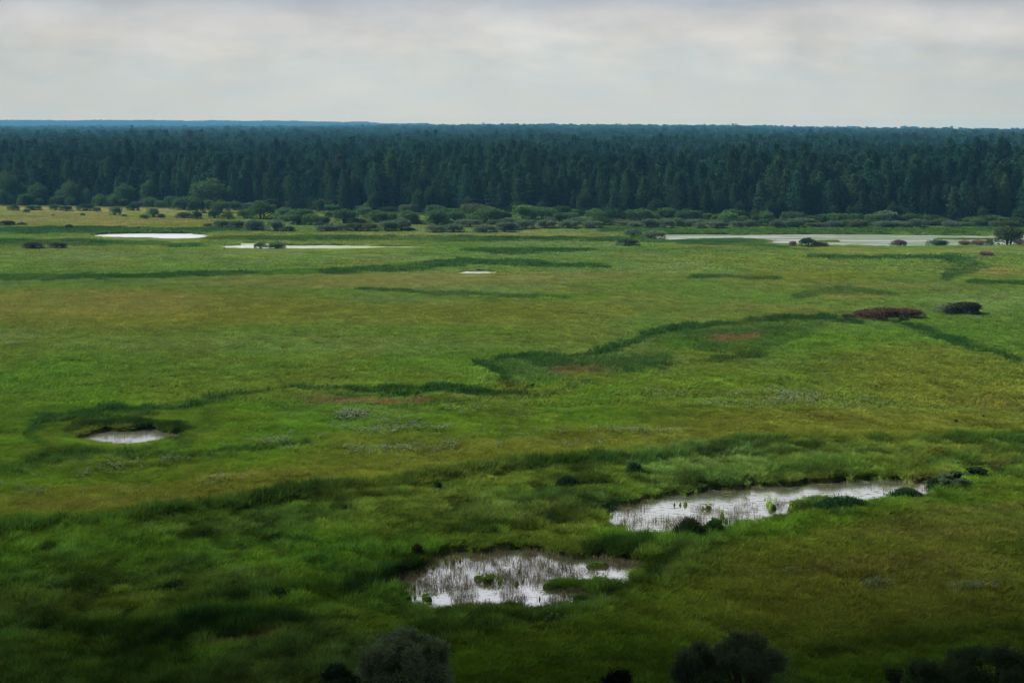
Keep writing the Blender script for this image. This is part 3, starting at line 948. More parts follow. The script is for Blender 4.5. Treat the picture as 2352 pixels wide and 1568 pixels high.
def build_water():
    kinds = {
        0: ('lake', mat_water('lake_water', 0.55, weed=0.64, weed_col=(0.10, 0.14, 0.08), wscale=0.161, rough=0.38), 'long weedy lake in front of the forest on the right'),
        1: ('pond', mat_water('pond_water_a', 0.86, rough=0.4), 'bright oval pond far out on the left meadow'),
        2: ('pond', mat_water('pond_water_b', 0.8, weed=0.35, weed_col=(0.2, 0.26, 0.12), wscale=0.03, rough=0.38), 'thin bright pond with a bush standing in it'),
        3: ('pond', mat_water('pond_water_c', 0.95, rough=0.35), 'tiny white sliver of water beside the long creek'),
        4: ('pond', mat_water('pond_water_d', 0.65, rough=0.2), 'small oval pond inside the loop of sedge on the left'),
        5: ('pond', mat_water('pond_water_e', 0.66, weed=0.25, weed_col=(0.09, 0.10, 0.05), wscale=1.1, rough=0.15), 'long reedy pond on the right of the near marsh'),
        6: ('pond', mat_water('pond_water_f', 0.66, weed=0.1, weed_col=(0.07, 0.06, 0.03), wscale=1.5, rough=0.12), 'nearest pond full of dead brown reed stalks'),
    }
    for k, (nm, g) in enumerate(PONDS):
        us = [c[0] - c[2] * 1.15 for c in g] + [c[0] + c[2] * 1.15 for c in g]
        vs = [c[1] - c[3] * 1.35 - abs(c[4]) * c[2] for c in g] + [c[1] + c[3] * 1.35 + abs(c[4]) * c[2] for c in g]
        u0, u1, v0, v1 = min(us), max(us), min(vs), max(vs)
        nu, nv = 40, 10
        V, U = np.meshgrid(np.linspace(v1, v0, nv), np.linspace(u0, u1, nu), indexing='ij')
        x, y = ground_at(U.ravel(), V.ravel())
        # keep each sheet under its own shore only
        i = np.arange(nu * nv).reshape(nv, nu)
        q = np.stack([i[:-1, :-1], i[:-1, 1:], i[1:, 1:], i[1:, :-1]], axis=-1).reshape(-1, 4)
        z = np.zeros_like(x)
        me = mesh_np(nm, np.stack([x, y, z], axis=1), q, [kinds[k][1]])
        link(kinds[k][0], me, kind='structure', label=kinds[k][2])


build_water()


# ------------------------------------------------------------------ grass (stuff)
def tuft_mesh(name, seed, blades, rad, lean=0.35, width=0.05, mat=None, flat=0.0, segs=2):
    rg = rng_of(seed)
    vs, fs, o = [], [], 0
    for i in range(blades):
        a = rg.uniform(0, 2 * math.pi)
        r = rad * math.sqrt(rg.uniform())
        bx, by = r * math.cos(a), r * math.sin(a)
        la = a + rg.normal() * 0.9 + 0.4
        ln = lean * rg.uniform(0.3, 1.4)
        hgt = rg.uniform(0.55, 1.1) * (1 - 0.35 * (r / rad) ** 2)
        wv = rg.uniform(0, math.pi)
        wx, wy = math.cos(wv) * width, math.sin(wv) * width
        p0 = np.array([bx, by, -0.05])
        p1 = np.array([bx + math.cos(la) * ln * 0.3, by + math.sin(la) * ln * 0.3, hgt * 0.6])
        p2 = np.array([bx + math.cos(la) * ln, by + math.sin(la) * ln, hgt * (1 - 0.25 * ln)])
        ww = np.array([wx, wy, 0])
        vs += [p0 - ww, p0 + ww, p1 - ww * 0.8, p1 + ww * 0.8, p2 - ww * 0.12, p2 + ww * 0.12]
        fs += [(o, o + 1, o + 3, o + 2), (o + 2, o + 3, o + 5, o + 4)]
        o += 6
    return mesh_np(name, np.array(vs), np.array(fs), [mat or M_GRASS])


TUFTS_NEAR = source_collection('tuft_source', [tuft_mesh('tuft', i, 34, 0.42, 0.45, 0.022) for i in range(5)])
TUFTS_MID = source_collection('tuft_mid_source', [tuft_mesh('tuft_mid', 20 + i, 30, 0.9, 0.5, 0.05) for i in range(4)])
TUFTS_FAR = source_collection('tuft_far_source', [tuft_mesh('tuft_far', 40 + i, 28, 2.0, 0.7, 0.13) for i in range(4)])


def band_points(y0, y1, n, seed, amax=0.40):
    rg = rng_of(seed)
    y = np.sqrt(rg.uniform(y0 ** 2, y1 ** 2, n))
    x = (y + 14) * rg.uniform(-amax, amax, n)
    return x, y, rg


def build_grass():
    for nm, src, nsrc, (y0, y1), n, hs, seed, amax in (
            ('grass', TUFTS_NEAR, 5, (64, 175), 185000, 1.0, 71, 0.60),
            ('grass', TUFTS_MID, 4, (165, 340), 98000, 1.0, 72, 0.49),
            ('grass', TUFTS_FAR, 4, (330, 560), 38000, 0.8, 73, 0.45)):
        x, y, rg = band_points(y0, y1, n, seed, amax)
        u, v = to_uv(x, y, np.zeros_like(x))
        pm = pond_mask(u, v, x, y)
        ok = (pm < 0.12) & (y < edge_y(x / y) + 4)
        x, y, u, v, pm = (a[ok] for a in (x, y, u, v, pm))
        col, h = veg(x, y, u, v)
        z = ground_h(x, y, pm)
        m = len(x)
        # low growth just in front of far water, so that it stays visible as in the photograph
        for (dv) in (3, 7, 12, 20):
            pm2 = pond_mask(u, v - dv, x, y)
            near_w = (pm2 > 0.3)
            h = np.where(near_w & (v < 640), h * 0.22, h)
            h = np.where(near_w & (v >= 640), np.minimum(h, 0.24), h)
        for name_, g_ in PONDS[4:]:
            for (cx, cy, rx, ry, tl) in g_:
                h = np.where(ell(u, v, cx, cy, rx, ry, tl) < 0.86, np.minimum(h, 0.16), h)
        hh = h * hs * rg.uniform(0.6, 1.35, m)
        s = rg.uniform(0.8, 1.35, m)
        # tall growth is also deeper and cooler in colour
        tone = (rg.uniform(0.78, 1.26, m) if y0 < 100 else rg.uniform(0.90, 1.12, m))[:, None]
        hue = rg.normal(size=m)[:, None] * 0.08
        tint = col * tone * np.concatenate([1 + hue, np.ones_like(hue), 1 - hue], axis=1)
        scl = np.stack([s, s, hh], axis=1)
        scatter(nm, src, np.stack([x, y, z], axis=1), scl, rg.uniform(0, 2 * math.pi, m), rg.integers(0, nsrc, m), tint,
                kind='stuff', label='green meadow grass and sedge covering the plain', category='grass')


build_grass()


def build_tussocks():
    src = source_collection('tussock_source', [tuft_mesh('tussock', 60 + i, 60, 0.55, 0.55, 0.02) for i in range(4)])
    x, y, rg = band_points(70, 178, 85000, 171, 0.56)
    u, v = to_uv(x, y, np.zeros_like(x))
    bank = np.interp(u, [-400, 0, 450, 800, 1200, 1480, 1800, 2352, 2800], [1250, 1232, 1195, 1148, 1092, 1072, 1022, 1016, 1020])
    low = np.interp(u, [-400, 400, 900, 1400, 1700, 2000, 2352, 2800], [1700, 1700, 1520, 1420, 1290, 1190, 1120, 1080])
    pm = pond_mask(u, v, x, y)
    d = fbm(x / 5.5, y / 4.0, 173, 4, 0.6) + 0.25 * fbm(x / 1.2, y / 1.2, 174, 2)
    front = pond_mask(u, v - 10, x, y) + pond_mask(u, v - 22, x, y)
    ok = (d > 0.785) & (v > bank - 6) & (v < low) & (pm < 0.05) & (front < 0.2)
    x, y, u, v, pm, d = (a[ok] for a in (x, y, u, v, pm, d))
    m = len(x)
    col, h = veg(x, y, u, v)
    tint = (0.6 * col + 0.4 * C_SEDGE_SHADE) * rg.uniform(0.5, 1.1, m)[:, None]
    hh = rg.uniform(0.8, 1.5, m) * sstep(0.77, 0.87, d) * 0.6 + 0.5
    s_ = rg.uniform(0.8, 1.3, m)
    scatter('sedge_tussocks', src, np.stack([x, y, ground_h(x, y, pm)], axis=1), np.stack([s_, s_, hh], axis=1), rg.uniform(0, 6.28, m), rg.integers(0, 4, m), tint,
            kind='stuff', label='taller dark sedge tussocks rising from the near marsh', category='sedge')


build_tussocks()


def build_reeds():
    """dead brown stalks standing in the two near ponds"""
    M_REED = mat_tinted('reed_stalk', 'INSTANCER', 0.15, 0.4, 2.0)

    def reed(name, seed):
        rg = rng_of(seed)
        vs, fs, o = [], [], 0
        for i in range(9):
            bx, by = rg.normal() * 0.16, rg.normal() * 0.16
            a = rg.uniform(0, 2 * math.pi)
            ln = rg.uniform(0.0, 0.35)
            hgt = rg.uniform(0.4, 1.0)
            w0 = 0.008
            wv = rg.uniform(0, math.pi)
            ww = np.array([math.cos(wv), math.sin(wv), 0]) * w0
            p0 = np.array([bx, by, -0.15])
            p1 = np.array([bx + math.cos(a) * ln * .4, by + math.sin(a) * ln * .4, hgt * 0.7])
            if rg.uniform() < 0.45:      # snapped stalk
                p2 = p1 + np.array([math.cos(a) * 0.3, math.sin(a) * 0.3, rg.uniform(-0.3, 0.05)])
            else:
                p2 = np.array([bx + math.cos(a) * ln, by + math.sin(a) * ln, hgt])
            vs += [p0 - ww, p0 + ww, p1 - ww, p1 + ww, p2 - ww * .6, p2 + ww * .6]
            fs += [(o, o + 1, o + 3, o + 2), (o + 2, o + 3, o + 5, o + 4)]
            o += 6
        return mesh_np(name, np.array(vs), np.array(fs), [M_REED])
    src = source_collection('reed_source', [reed('reed', 200 + i) for i in range(5)])
    P, T, S = [], [], []
    rg = rng_of(88)
    for gi, n, thr in ((6, 3800, 0.46), (5, 3000, 0.55), (4, 350, 0.45)):
        g = PONDS[gi][1]
        u0 = min(c[0] - c[2] for c in g); u1 = max(c[0] + c[2] for c in g)
        v0 = min(c[1] - c[3] * 1.3 for c in g); v1 = max(c[1] + c[3] * 1.3 for c in g)
        u, v = rg.uniform(u0, u1, n), rg.uniform(v0, v1, n)
        x, y = ground_at(u, v)
        pm = pond_mask(u, v, x, y)
        d = fbm(x / 1.8, y / 3.0, 61, 4) + 0.10 * (rg.uniform(size=n) - 0.5) + 0.22 * (1 - pm)
        if gi == 6:
            d = d + 0.10 * 1.8 * (1 - sstep(0.3, 1.0, ell(u, v, 1180, 1288, 200, 24))) - 0.07 * (1 - sstep(0.5, 1.1, ell(u, v, 1070, 1378, 130, 10)))
        if gi == 5:
            d = d - 0.10 * (1 - sstep(0.5, 1.1, ell(u, v, 1700, 1160, 110, 14))) - 0.08 * (1 - sstep(0.5, 1.1, ell(u, v, 1940, 1128, 90, 8)))
        ok = (d > thr) & (pm > 0.05)
        x, y = x[ok], y[ok]
        m = len(x)
        P.append(np.stack([x, y, np.zeros(m)], axis=1))
        base = np.array([(0.13, 0.095, 0.055), (0.09, 0.075, 0.050), (0.17, 0.14, 0.085), (0.06, 0.10, 0.03)])
        T.append(base[rg.integers(0, 4, m)] * rg.uniform(0.6, 1.3, m)[:, None])
        hh = rg.uniform(0.25, 1.0, m) * (0.6 if gi != 4 else 0.4)
        S.append(np.stack([rg.uniform(0.8, 1.4, m), rg.uniform(0.8, 1.4, m), hh], axis=1))
    P, T, S = map(np.concatenate, (P, T, S))
    m = len(P)
    scatter('reeds', src, P, S, rg.uniform(0, 6.28, m), rg.integers(0, 5, m), T, kind='stuff',
            label='dead brown reed stalks standing in the near ponds', category='reeds')


build_reeds()


def build_flowers():
    m, nt = mat_new('umbel_white')
    at = nt.n('ShaderNodeAttribute', attribute_type='INSTANCER', attribute_name='tint')
    leaf_out(nt, at.outputs['Color'], 0.3)
    M_STALK = mat_plain('umbel_stalk', (0.06, 0.11, 0.03))

    def umbel(name, seed, big):
        rg = rng_of(seed)
        vs, fs, fm, o = [], [], [], 0
        for k in range(4):
            bx, by = rg.normal() * 0.45 * big, rg.normal() * 0.35 * big
            h = rg.uniform(0.75, 1.1)
            w_ = 0.012 * big
            vs += [(bx - w_, by, 0), (bx + w_, by, 0), (bx + w_, by, h), (bx - w_, by, h)]
            fs.append((o, o + 1, o + 2, o + 3)); fm.append(1); o += 4
            for j in range(5):
                cx, cy, cz = bx + rg.normal() * 0.07 * big, by + rg.normal() * 0.07 * big, h + rg.normal() * 0.02
                r = 0.024 * big
                t1, t2 = rg.normal() * 0.02, rg.normal() * 0.02
                vs += [(cx - r, cy - r, cz - t1), (cx + r, cy - r, cz + t2), (cx + r, cy + r, cz + t1), (cx - r, cy + r, cz - t2)]
                fs.append((o, o + 1, o + 2, o + 3)); fm.append(0); o += 4
        return mesh_np(name, np.array(vs), np.array(fs), [m, M_STALK], fm)
    src = source_collection('umbel_source', [umbel('umbel', 300 + i, 1.0) for i in range(3)] + [umbel('umbel_big', 310 + i, 1.3) for i in range(3)])
    rg = rng_of(77)
    P, S, I, T = [], [], [], []
    for (cx, cy, rx, ry, tl, n) in FLOWERS:
        n = int(n * 0.4)
        du, dv = rg.normal(size=n) * 0.8, rg.normal(size=n) * 0.8
        u, v = cx + du * rx, cy + dv * ry + tl * du * rx
        x, y = ground_at(u, v)
        keep = fbm(x / 2.5, y / 5, 91, 3) > 0.5
        x, y = x[keep], y[keep]
        k = len(x)
        if k == 0:
            continue
        P.append(np.stack([x, y, ground_h(x, y)], axis=1))
        far = np.clip(y / 130, 0.8, 1.3)
        S.append(np.stack([far, far, rg.uniform(0.55, 0.85, k)], axis=1))
        I.append(np.where(y > 170, 3, 0) + rg.integers(0, 3, k))
        c = np.array((0.22, 0.27, 0.18)) * rg.uniform(0.55, 1.1, k)[:, None]
        T.append(c)
    P, S, I, T = map(np.concatenate, (P, S, I, T))
    scatter('wildflowers', src, P, S, rg.uniform(0, 6.28, len(P)), I, T, kind='stuff',
            label='streaks of white umbel flowers in the meadow', category='flowers')


build_flowers()


# ------------------------------------------------------------------ forest
def build_forest():
    rg = rng_of(500)
    # front rows: single trees
    pts = []
    step = 5.4
    for s in np.arange(-0.385, 0.385, 0.0001):
        pass
    xs = np.arange(-0.39 * 660, 0.39 * 660, step)
    for row in range(3):
        for i, x in enumerate(xs):
            xx = x + rg.normal() * 0.9 + (row % 2) * step * 0.5
            a = xx / 600.0
            for _ in range(3):
                ye = float(edge_y(np.array([a]))[0])
                a = xx / ye
            yy = ye + 3 + row * 4.6 + rg.normal() * 1.6
            if abs(a) < 0.372:
                pts.append((xx, yy, row, a))
    pts.sort(key=lambda p: p[2])
    singles, rest = pts[:300], pts[300:]
    names = [(-9, -.22, 'behind the round leafy trees on the left'), (-.22, -.12, 'left of the bare trunks'), (-.12, -.02, 'around the bare trunks left of centre'),
             (-.02, .09, 'behind the bushes in the middle'), (.09, .22, 'behind the weedy end of the lake'), (.22, 9, 'behind the open lake on the right')]
    for k, (x, y, row, a) in enumerate(singles):
        u = U0 + a * F
        bare = 810 < u < 990 and rg.uniform() < 0.5
        rec = BARE_M if bare else PINE_M
        H = [r[4] for r in (BARE if bare else PINES)]
        j = int(rg.integers(0, len(rec)))
        s = rg.uniform(0.80, 1.12) * (0.74, 0.88, 0.98)[row] * (0.72 + 0.56 * float(fbm(np.array([x / 17.0]), np.array([3.0 + row * 0.4]), 333, 2)[0]))
        z = float(ground_h(np.array([x]), np.array([y]))[0])
        root = link('pine_tree', None)
        root.location = (x, y, z - 0.1)
        root.rotation_euler = (rg.normal() * 0.02, rg.normal() * 0.02, rg.uniform(0, 6.28))
        root.scale = (s * rg.uniform(0.9, 1.15),) * 2 + (s,)
        where = [t for lo, hi, t in names if lo <= a < hi][0]
        look = 'bare reddish trunked pine' if bare else ('low-branched dark pine' if H[j] < 18.5 else 'tall dark pine')
        roww = ['in the front row', 'in the second row', 'in the third row'][row]
        root['label'] = '%s %s %s' % (look, roww, where)
        root['category'] = 'pine tree'
        root['group'] = 'pines along the edge of the forest'
        c = link('crown', rec[j][0], root)
        g = rg.uniform(0.5, 1.75)
        warm = rg.uniform(-0.15, 0.35)
        c.color = (0.023 * g * (1 + warm), 0.058 * g, 0.030 * g * (1 - warm), 1)
        link('trunk', rec[j][1], root)
    # three dying reddish pines
    for (u, vtop, dist, lab) in ((1001 * 0 + (850 + 825 * .3827) / 1.4898, 234.9 + 465 * .2569, 30, 'dying pine with a rusty red crown left of the middle of the forest'),
                                 (442, 234.9 + 260 * .2569, 400, 'small rusty red pine high in the forest on the left'),
                                 (572, 234.9 + 640 * .2569, 8, 'reddish brown pine right of the widest pale rounded tree')):
        a = (u - U0) / F
        y = float(edge_y(np.array([a]))[0]) + dist
        x = a * y
        gz = float(base_height(np.array([x]), np.array([y]))[0])
        dep = y * CP + 15 * SP
        ztop = CAMZ + y * (VH - vtop) / F / 1.0
        root = link('pine_tree', None, label=lab, category='pine tree', group='dying pines')
        H = PINES[1][4]
        s = max(0.7, (ztop - gz) / H)
        root.location = (x, y, gz - 0.1)
        root.scale = (1.15, 1.15, s)
        c = link('crown', PINE_M[1][0], root)
        c.color = (0.060, 0.046, 0.036, 1)
        link('trunk', PINE_M[1][1], root)
    # the rest of the wood: one mass
    src_near = source_collection('pine_source', [joined('wood_pine', r, M_NEEDLE_I, M_PINEBARK) for r in PINES])
    far = []
    for i in range(5):
        v, q = pine_crown(70 + i, 19, 0.35, 2.9, 70, 5, 1.15)
        far.append(mesh_np('far_pine', v, q, [M_NEEDLE_I]))
    for i in range(2):     # broad crowns for the rounded look of the far canopy
        v, q = pine_crown(90 + i, 17, 0.5, 4.6, 80, 5, 1.3)
        far.append(mesh_np('far_crown', v, q, [M_NEEDLE_I]))
    src_far = source_collection('far_pine_source', far)
    P, S, I, T, P2, S2, I2, T2 = [], [], [], [], [], [], [], []
    for (x, y, row, a) in rest:
        P.append([[x, y, 0.3]]); S.append([[1, 1, 1]]); I.append([int(rg.integers(0, 6))]); T.append([[0.03, 0.052, 0.036]])

    def fill(y0, y1, area, far_):
        n = int(0.40 * 2 * 0.5 * (y1 ** 2 - y0 ** 2) / area)
        y = np.sqrt(rg.uniform(y0 ** 2, y1 ** 2, n))
        a = rg.uniform(-0.40, 0.40, n)
        x = a * y
        e = edge_y(a)
        ok = (y > e + 16)
        # the wood stops earlier on the right
        ok &= y < 5200 - 1500 * sstep(0.02, 0.33, a)
        # small glades
        gl = fbm(x / 25, y / 40, 301, 3)
        ok &= gl > 0.30
        x, y, a = x[ok], y[ok], a[ok]
        n = len(x)
        z = base_height(x, y)
        hs = 0.70 + 0.62 * fbm(x / 38, y / 60, 305, 3) + rg.normal(size=n) * (0.10 if not far_ else 0.13)
        ws = rg.uniform(0.85, 1.25, n) * (1.0 if not far_ else max(1.0, math.sqrt(area) / 5.2))
        hs = hs * (0.9 + 0.1 * sstep(10, 60, y - e[ok]))
        tone = (0.35 + 1.3 * fbm(x / 16, y / 40, 307, 3)) * rg.uniform(0.7, 1.35, n)
        warm = (fbm(x / 40, y / 40, 309, 2) - 0.5) * 0.5
        t = np.stack([0.019 * tone * (1 + warm), 0.050 * tone, 0.026 * tone * (1 - warm)], axis=1)
        # young trees leaning out a little lighter
        ii = rg.integers(0, 7 if far_ else 6, n)
        return np.stack([x, y, z], axis=1), np.stack([ws, ws, hs], axis=1), ii, t
    p, s, i, t = fill(480, 900, 24, False)
    P.append(p); S.append(s); I.append(i); T.append(t)
    for (y0, y1, ar) in ((900, 1500, 34), (1500, 2600, 75), (2600, 5200, 170)):
        p, s, i, t = fill(y0, y1, ar, True)
        P2.append(p); S2.append(s); I2.append(i); T2.append(t)
    P, S, I, T = (np.concatenate([np.asarray(k) for k in L]) for L in (P, S, I, T))
    scatter('forest', src_near, P, S, rg.uniform(0, 6.28, len(P)), I, T, kind='stuff', label='dense dark pine forest behind its front rows', category='forest')
    P2, S2, I2, T2 = (np.concatenate(L) for L in (P2, S2, I2, T2))
    scatter('forest', src_far, P2, S2, rg.uniform(0, 6.28, len(P2)), I2, T2, kind='stuff', label='far pine forest reaching to the skyline', category='forest')

    # wooded ridge on the left horizon and scattered far crowns on the right
    def ridge_h(x, y):
        a = x / y
        top = 49.0 - 16.0 * sstep(-0.20, -0.05, a) - 30 * sstep(-0.07, 0.0, a)
        return np.maximum(0, (top - 14) * sstep(6200, 7600, y))
    n = 16000
    y = rg.uniform(6300, 8000, n)
    a = rg.uniform(-0.42, -0.03, n)
    x = a * y
    z = ridge_h(x, y)
    ws = rg.uniform(2.0, 3.4, n)
    hs = rg.uniform(0.4, 0.95, n) + 0.7 * (fbm(x / 110, y / 2500, 311, 3) - 0.4)
    P3 = [np.stack([x, y, z], axis=1)]
    S3 = [np.stack([ws, ws, hs], axis=1)]
    for (uu, vt, wd) in ((1892, 291, 16), (1938, 290.5, 16), (1959, 291.5, 10), (1990, 293, 8), (2068, 290.5, 13), (2090, 291.5, 13), (2030, 293, 10), (2165, 294, 14)):
        k = 40
        yy = rg.uniform(5000, 5200, k)
        aa = (uu - U0 + rg.normal(size=k) * wd * 0.4) / F
        zt = CAMZ + yy * (VH - vt) / F
        P3.append(np.stack([aa * yy, yy, zt - 24 + rg.normal(size=k) * 1.5 - 0.2], axis=1))
        S3.append(np.stack([np.full(k, 1.6), np.full(k, 1.6), np.full(k, 1.2)], axis=1))
    P3, S3 = np.concatenate(P3), np.concatenate(S3)
    n = len(P3)
    T3 = np.array((0.03, 0.05, 0.036)) * rg.uniform(0.7, 1.3, n)[:, None]
    scatter('distant_forest', src_far, P3, S3, rg.uniform(0, 6.28, n), rg.integers(0, 7, n), T3, kind='stuff', label='hazy blue wooded ridge and tree clumps on the horizon', category='forest')
    # the ridge's own ground
    ys = np.array([6000, 6300, 6600, 6900, 7200, 7600, 8000, 9000, 10000.])
    as_ = np.linspace(-0.6, 0.02, 60)
    Y, A = np.meshgrid(ys, as_, indexing='ij')
    X = A * Y
    Z = ridge_h(X, Y) * (1 - sstep(8000, 10000, Y)) - 3 * (1 - sstep(6000, 6300, Y)) - 3 * sstep(9000, 10000, Y)
    Z = Z + 1.0
    i = np.arange(Y.size).reshape(Y.shape)
    q = np.stack([i[:-1, :-1], i[:-1, 1:], i[1:, 1:], i[1:, :-1]], axis=-1).reshape(-1, 4)
    link('hills', mesh_np('hills', np.stack([X.ravel(), Y.ravel(), Z.ravel()], axis=1), q, [mat_plain('hill_soil', (0.02, 0.03, 0.018), 1, 0)], smooth=True),
         kind='structure', label='low wooded ridge on the left horizon')


build_forest()


# ------------------------------------------------------------------ bushes and round trees
def dome_leaves(seed, n, size, lobes=7, low=0.0, aspect=0.5, shell=0.55):
    """foliage of a shrub inside a unit dome (width 1, height 1)"""
    rg = rng_of(seed)
    cs = []
    for i in range(lobes):
        a = rg.uniform(0, 2 * math.pi)
        r = 0.30 * math.sqrt(rg.uniform()) if i else 0
        R = rg.uniform(0.17, 0.27) if i else 0.27
        top = (1 - (r / 0.5) ** 2 * 0.55) * rg.uniform(0.8, 1.0)
        cs.append((r * math.cos(a), r * math.sin(a), top - R * 1.15, R))
    cs = np.array(cs)
    k = rg.integers(0, lobes, n)
    d = rg.normal(size=(n, 3))
    d /= np.linalg.norm(d, axis=1)[:, None]
    rr = shell + (1 - shell) * rg.uniform(size=n)
    rr *= 1 + 0.15 * np.sin(5 * d[:, 0] + k) * np.cos(4 * d[:, 1] + 2 * k)
    p = cs[k, :3] + d * (cs[k, 3] * rr)[:, None] * np.array([1, 1, 1.15])
    # skirt down to the ground
    m = n // 2
    a = rg.uniform(0, 2 * math.pi, m)
    t = rg.uniform(size=m)
    r = (0.5 - 0.14 * t) * np.sqrt(rg.uniform(0.35, 1, m)) * (1 + 0.12 * np.sin(3 * a + seed))
    z = low + (0.75 - low) * t ** 0.9
    p = np.concatenate([p, np.stack([r * np.cos(a), r * np.sin(a), z], axis=1)])
    p = p[p[:, 2] > low - 0.02]
    return leaf_cloud(p, size, rg, 1, 0, aspect=aspect)


def stem_mesh(seed, n=9):
    rg = rng_of(seed)
    parts = []
    for i in range(n):
        a = rg.uniform(0, 6.28)
        r = rg.uniform(0.12, 0.36)
        z = rg.uniform(0.5, 0.85)
        parts.append(tube([(0.05 * math.cos(a), 0.05 * math.sin(a), -0.05), (r * 0.5 * math.cos(a), r * 0.5 * math.sin(a), z * 0.55), (r * math.cos(a), r * math.sin(a), z)], 0.018, 0.005, 4))
    return merge(parts)


BUSH_F = [mesh_np('bush_foliage', *dome_leaves(400 + i, 2600, 0.062, lobes=5 + i % 4), [M_LEAF]) for i in range(7)]
BUSH_S = [mesh_np('bush_stems', *stem_mesh(450 + i), [M_BARK]) for i in range(3)]
TREE_F = [mesh_np('tree_foliage', *dome_leaves(480 + i, 3600, 0.055, lobes=8 + i, low=0.04), [M_LEAF]) for i in range(4)]
TREE_T = []
for i in range(3):
    rg_ = rng_of(495 + i)
    parts_ = [tube([(0, 0, -0.03), (0.01, 0.01, 0.3), (0.0, 0.02, 0.75)], 0.028, 0.01, 6)]
    for k_ in range(6):
        a_ = k_ * 1.05 + rg_.uniform(0, 0.5)
        parts_.append(tube([(0, 0, 0.2 + 0.06 * k_), (0.16 * math.cos(a_), 0.16 * math.sin(a_), 0.42 + 0.05 * k_), (0.3 * math.cos(a_), 0.3 * math.sin(a_), 0.6 + 0.04 * k_)], 0.012, 0.003, 4))
    TREE_T.append(mesh_np('tree_trunk', *merge(parts_), [M_BARK]))

KC = {'green': (0.062, 0.118, 0.040), 'grey': (0.082, 0.125, 0.072), 'dark': (0.032, 0.066, 0.028), 'purple': (0.140, 0.098, 0.090), 'fresh': (0.080, 0.155, 0.036),
      'red': (0.090, 0.052, 0.040), 'black': (0.030, 0.034, 0.028), 'olive': (0.075, 0.095, 0.035)}
LOOK = {'green': 'green willow bush', 'grey': 'grey-green willow bush', 'dark': 'dark green bush', 'purple': 'purplish brown bush', 'fresh': 'bright green bush',
        'red': 'dark red bush', 'black': 'blackish bush', 'olive': 'olive green bush'}
_ord = ['first', 'second', 'third', 'fourth', 'fifth', 'sixth', 'seventh', 'eighth', 'ninth', 'tenth', 'eleventh', 'twelfth', 'thirteenth', 'fourteenth', 'fifteenth',
        'sixteenth', 'seventeenth', 'eighteenth', 'nineteenth']
_tens = {20: ('twentieth', 'twenty'), 30: ('thirtieth', 'thirty'), 40: ('fortieth', 'forty'), 50: ('fiftieth', 'fifty'), 60: ('sixtieth', 'sixty'), 70: ('seventieth', 'seventy'), 80: ('eightieth', 'eighty'), 90: ('ninetieth', 'ninety')}


def ordinal(n):
    if n <= 19:
        return _ord[n - 1]
    t, r = n // 10 * 10, n % 10
    return _tens[t][0] if r == 0 else _tens[t][1] + '-' + _ord[r - 1]


RB = rng_of(900)


def place_bush(u, vb, wv, hv, kind, label, group=None, name='bush', tree=False, depth=0.8, lift=0.0):
    """u, vb: foot of the bush in the photo; wv, hv: its width and height there"""
    ppm = px_per_m(vb)
    x, y = ground_at(u, vb)
    W, H = wv / ppm, hv / ppm
    y2 = y + W * depth * 0.30
    if tree:
        y2 = min(y2, float(edge_y(np.array([x / y]))[0]) + 1.5 - W * 0.30)
    x2 = x * y2 / y
    z = float(ground_h(np.array([x2]), np.array([y2]))[0])
    root = link(name, None, label=label, category='tree' if tree else 'bush')
    if group:
        root['group'] = group
    root.location = (x2, y2, max(z, -0.1) - 0.05)
    root.rotation_euler = (0, 0, RB.uniform(0, 6.28))
    wob = RB.uniform(0.92, 1.1)
    kw, kh = (1.06, 1.05) if tree else (1.30, 1.15)
    root.scale = (W * wob * kw, W * (1.1 if wv < 60 else depth) * (0.85 if tree else 1), H * kh)
    if wv >= 60:
        root.rotation_euler = (0, 0, RB.uniform(-0.25, 0.25))
    c = KC[kind]
    g = RB.uniform(0.82, 1.2)
    hue = RB.uniform(-0.08, 0.08)
    fo = link('crown' if tree else 'foliage', (TREE_F if tree else BUSH_F)[int(RB.integers(0, 4 if tree else 7))], root)
    fo.color = (c[0] * g * (1 + hue), c[1] * g, c[2] * g * (1 - hue), 1)
    link('trunk' if tree else 'stems', (TREE_T if tree else BUSH_S)[int(RB.integers(0, 3))], root)
    return root


K = 0.2569
def Z(x0, zx, zy, zw, zh):       # reading positions: enlarged crop -> photo units
    return x0 / 1.4898 + zx * K, 234.9 + zy * K, zw * K, zh * K


rows = {'back': [], 'front': [], 'meadow': [], 'tree': []}


def add(row, x0, items, kind):
    for it in items:
        k = it[4] if len(it) > 4 else kind
        rows[row].append((*Z(x0, *it[:4]), k))


add('tree', 0, [(60, 915, 220, 300), (200, 915, 150, 190), (345, 915, 210, 195), (630, 905, 160, 210), (780, 900, 110, 150), (1110, 915, 190, 195), (1320, 905, 150, 225),
                (1870, 935, 340, 250), (2040, 930, 130, 190), (530, 905, 110, 130), (1000, 915, 110, 100)], 'green')
add('tree', 2604, [(170, 1010, 80, 190), (380, 1020, 115, 150), (640, 1030, 145, 150), (860, 1010, 120, 140), (1250, 1020, 90, 130)], 'dark')
add('tree', 850, [(640, 1010, 95, 140, 'dark'), (1030, 1010, 130, 80, 'green')], 'green')
add('back', 0, [(20, 925, 110, 130), (95, 925, 90, 90, 'fresh'), (220, 930, 130, 110), (350, 928, 80, 70, 'fresh'), (450, 915, 60, 90), (520, 928, 120, 90), (630, 930, 100, 75),
                (900, 935, 130, 100, 'fresh'), (1020, 935, 120, 90), (1350, 940, 120, 80), (1430, 950, 90, 70), (1520, 950, 120, 110), (1640, 970, 180, 110), (1760, 1000, 140, 130, 'dark'),
                (1860, 970, 110, 90), (1970, 1000, 150, 110), (2100, 970, 120, 80), (2310, 960, 110, 70)], 'green')
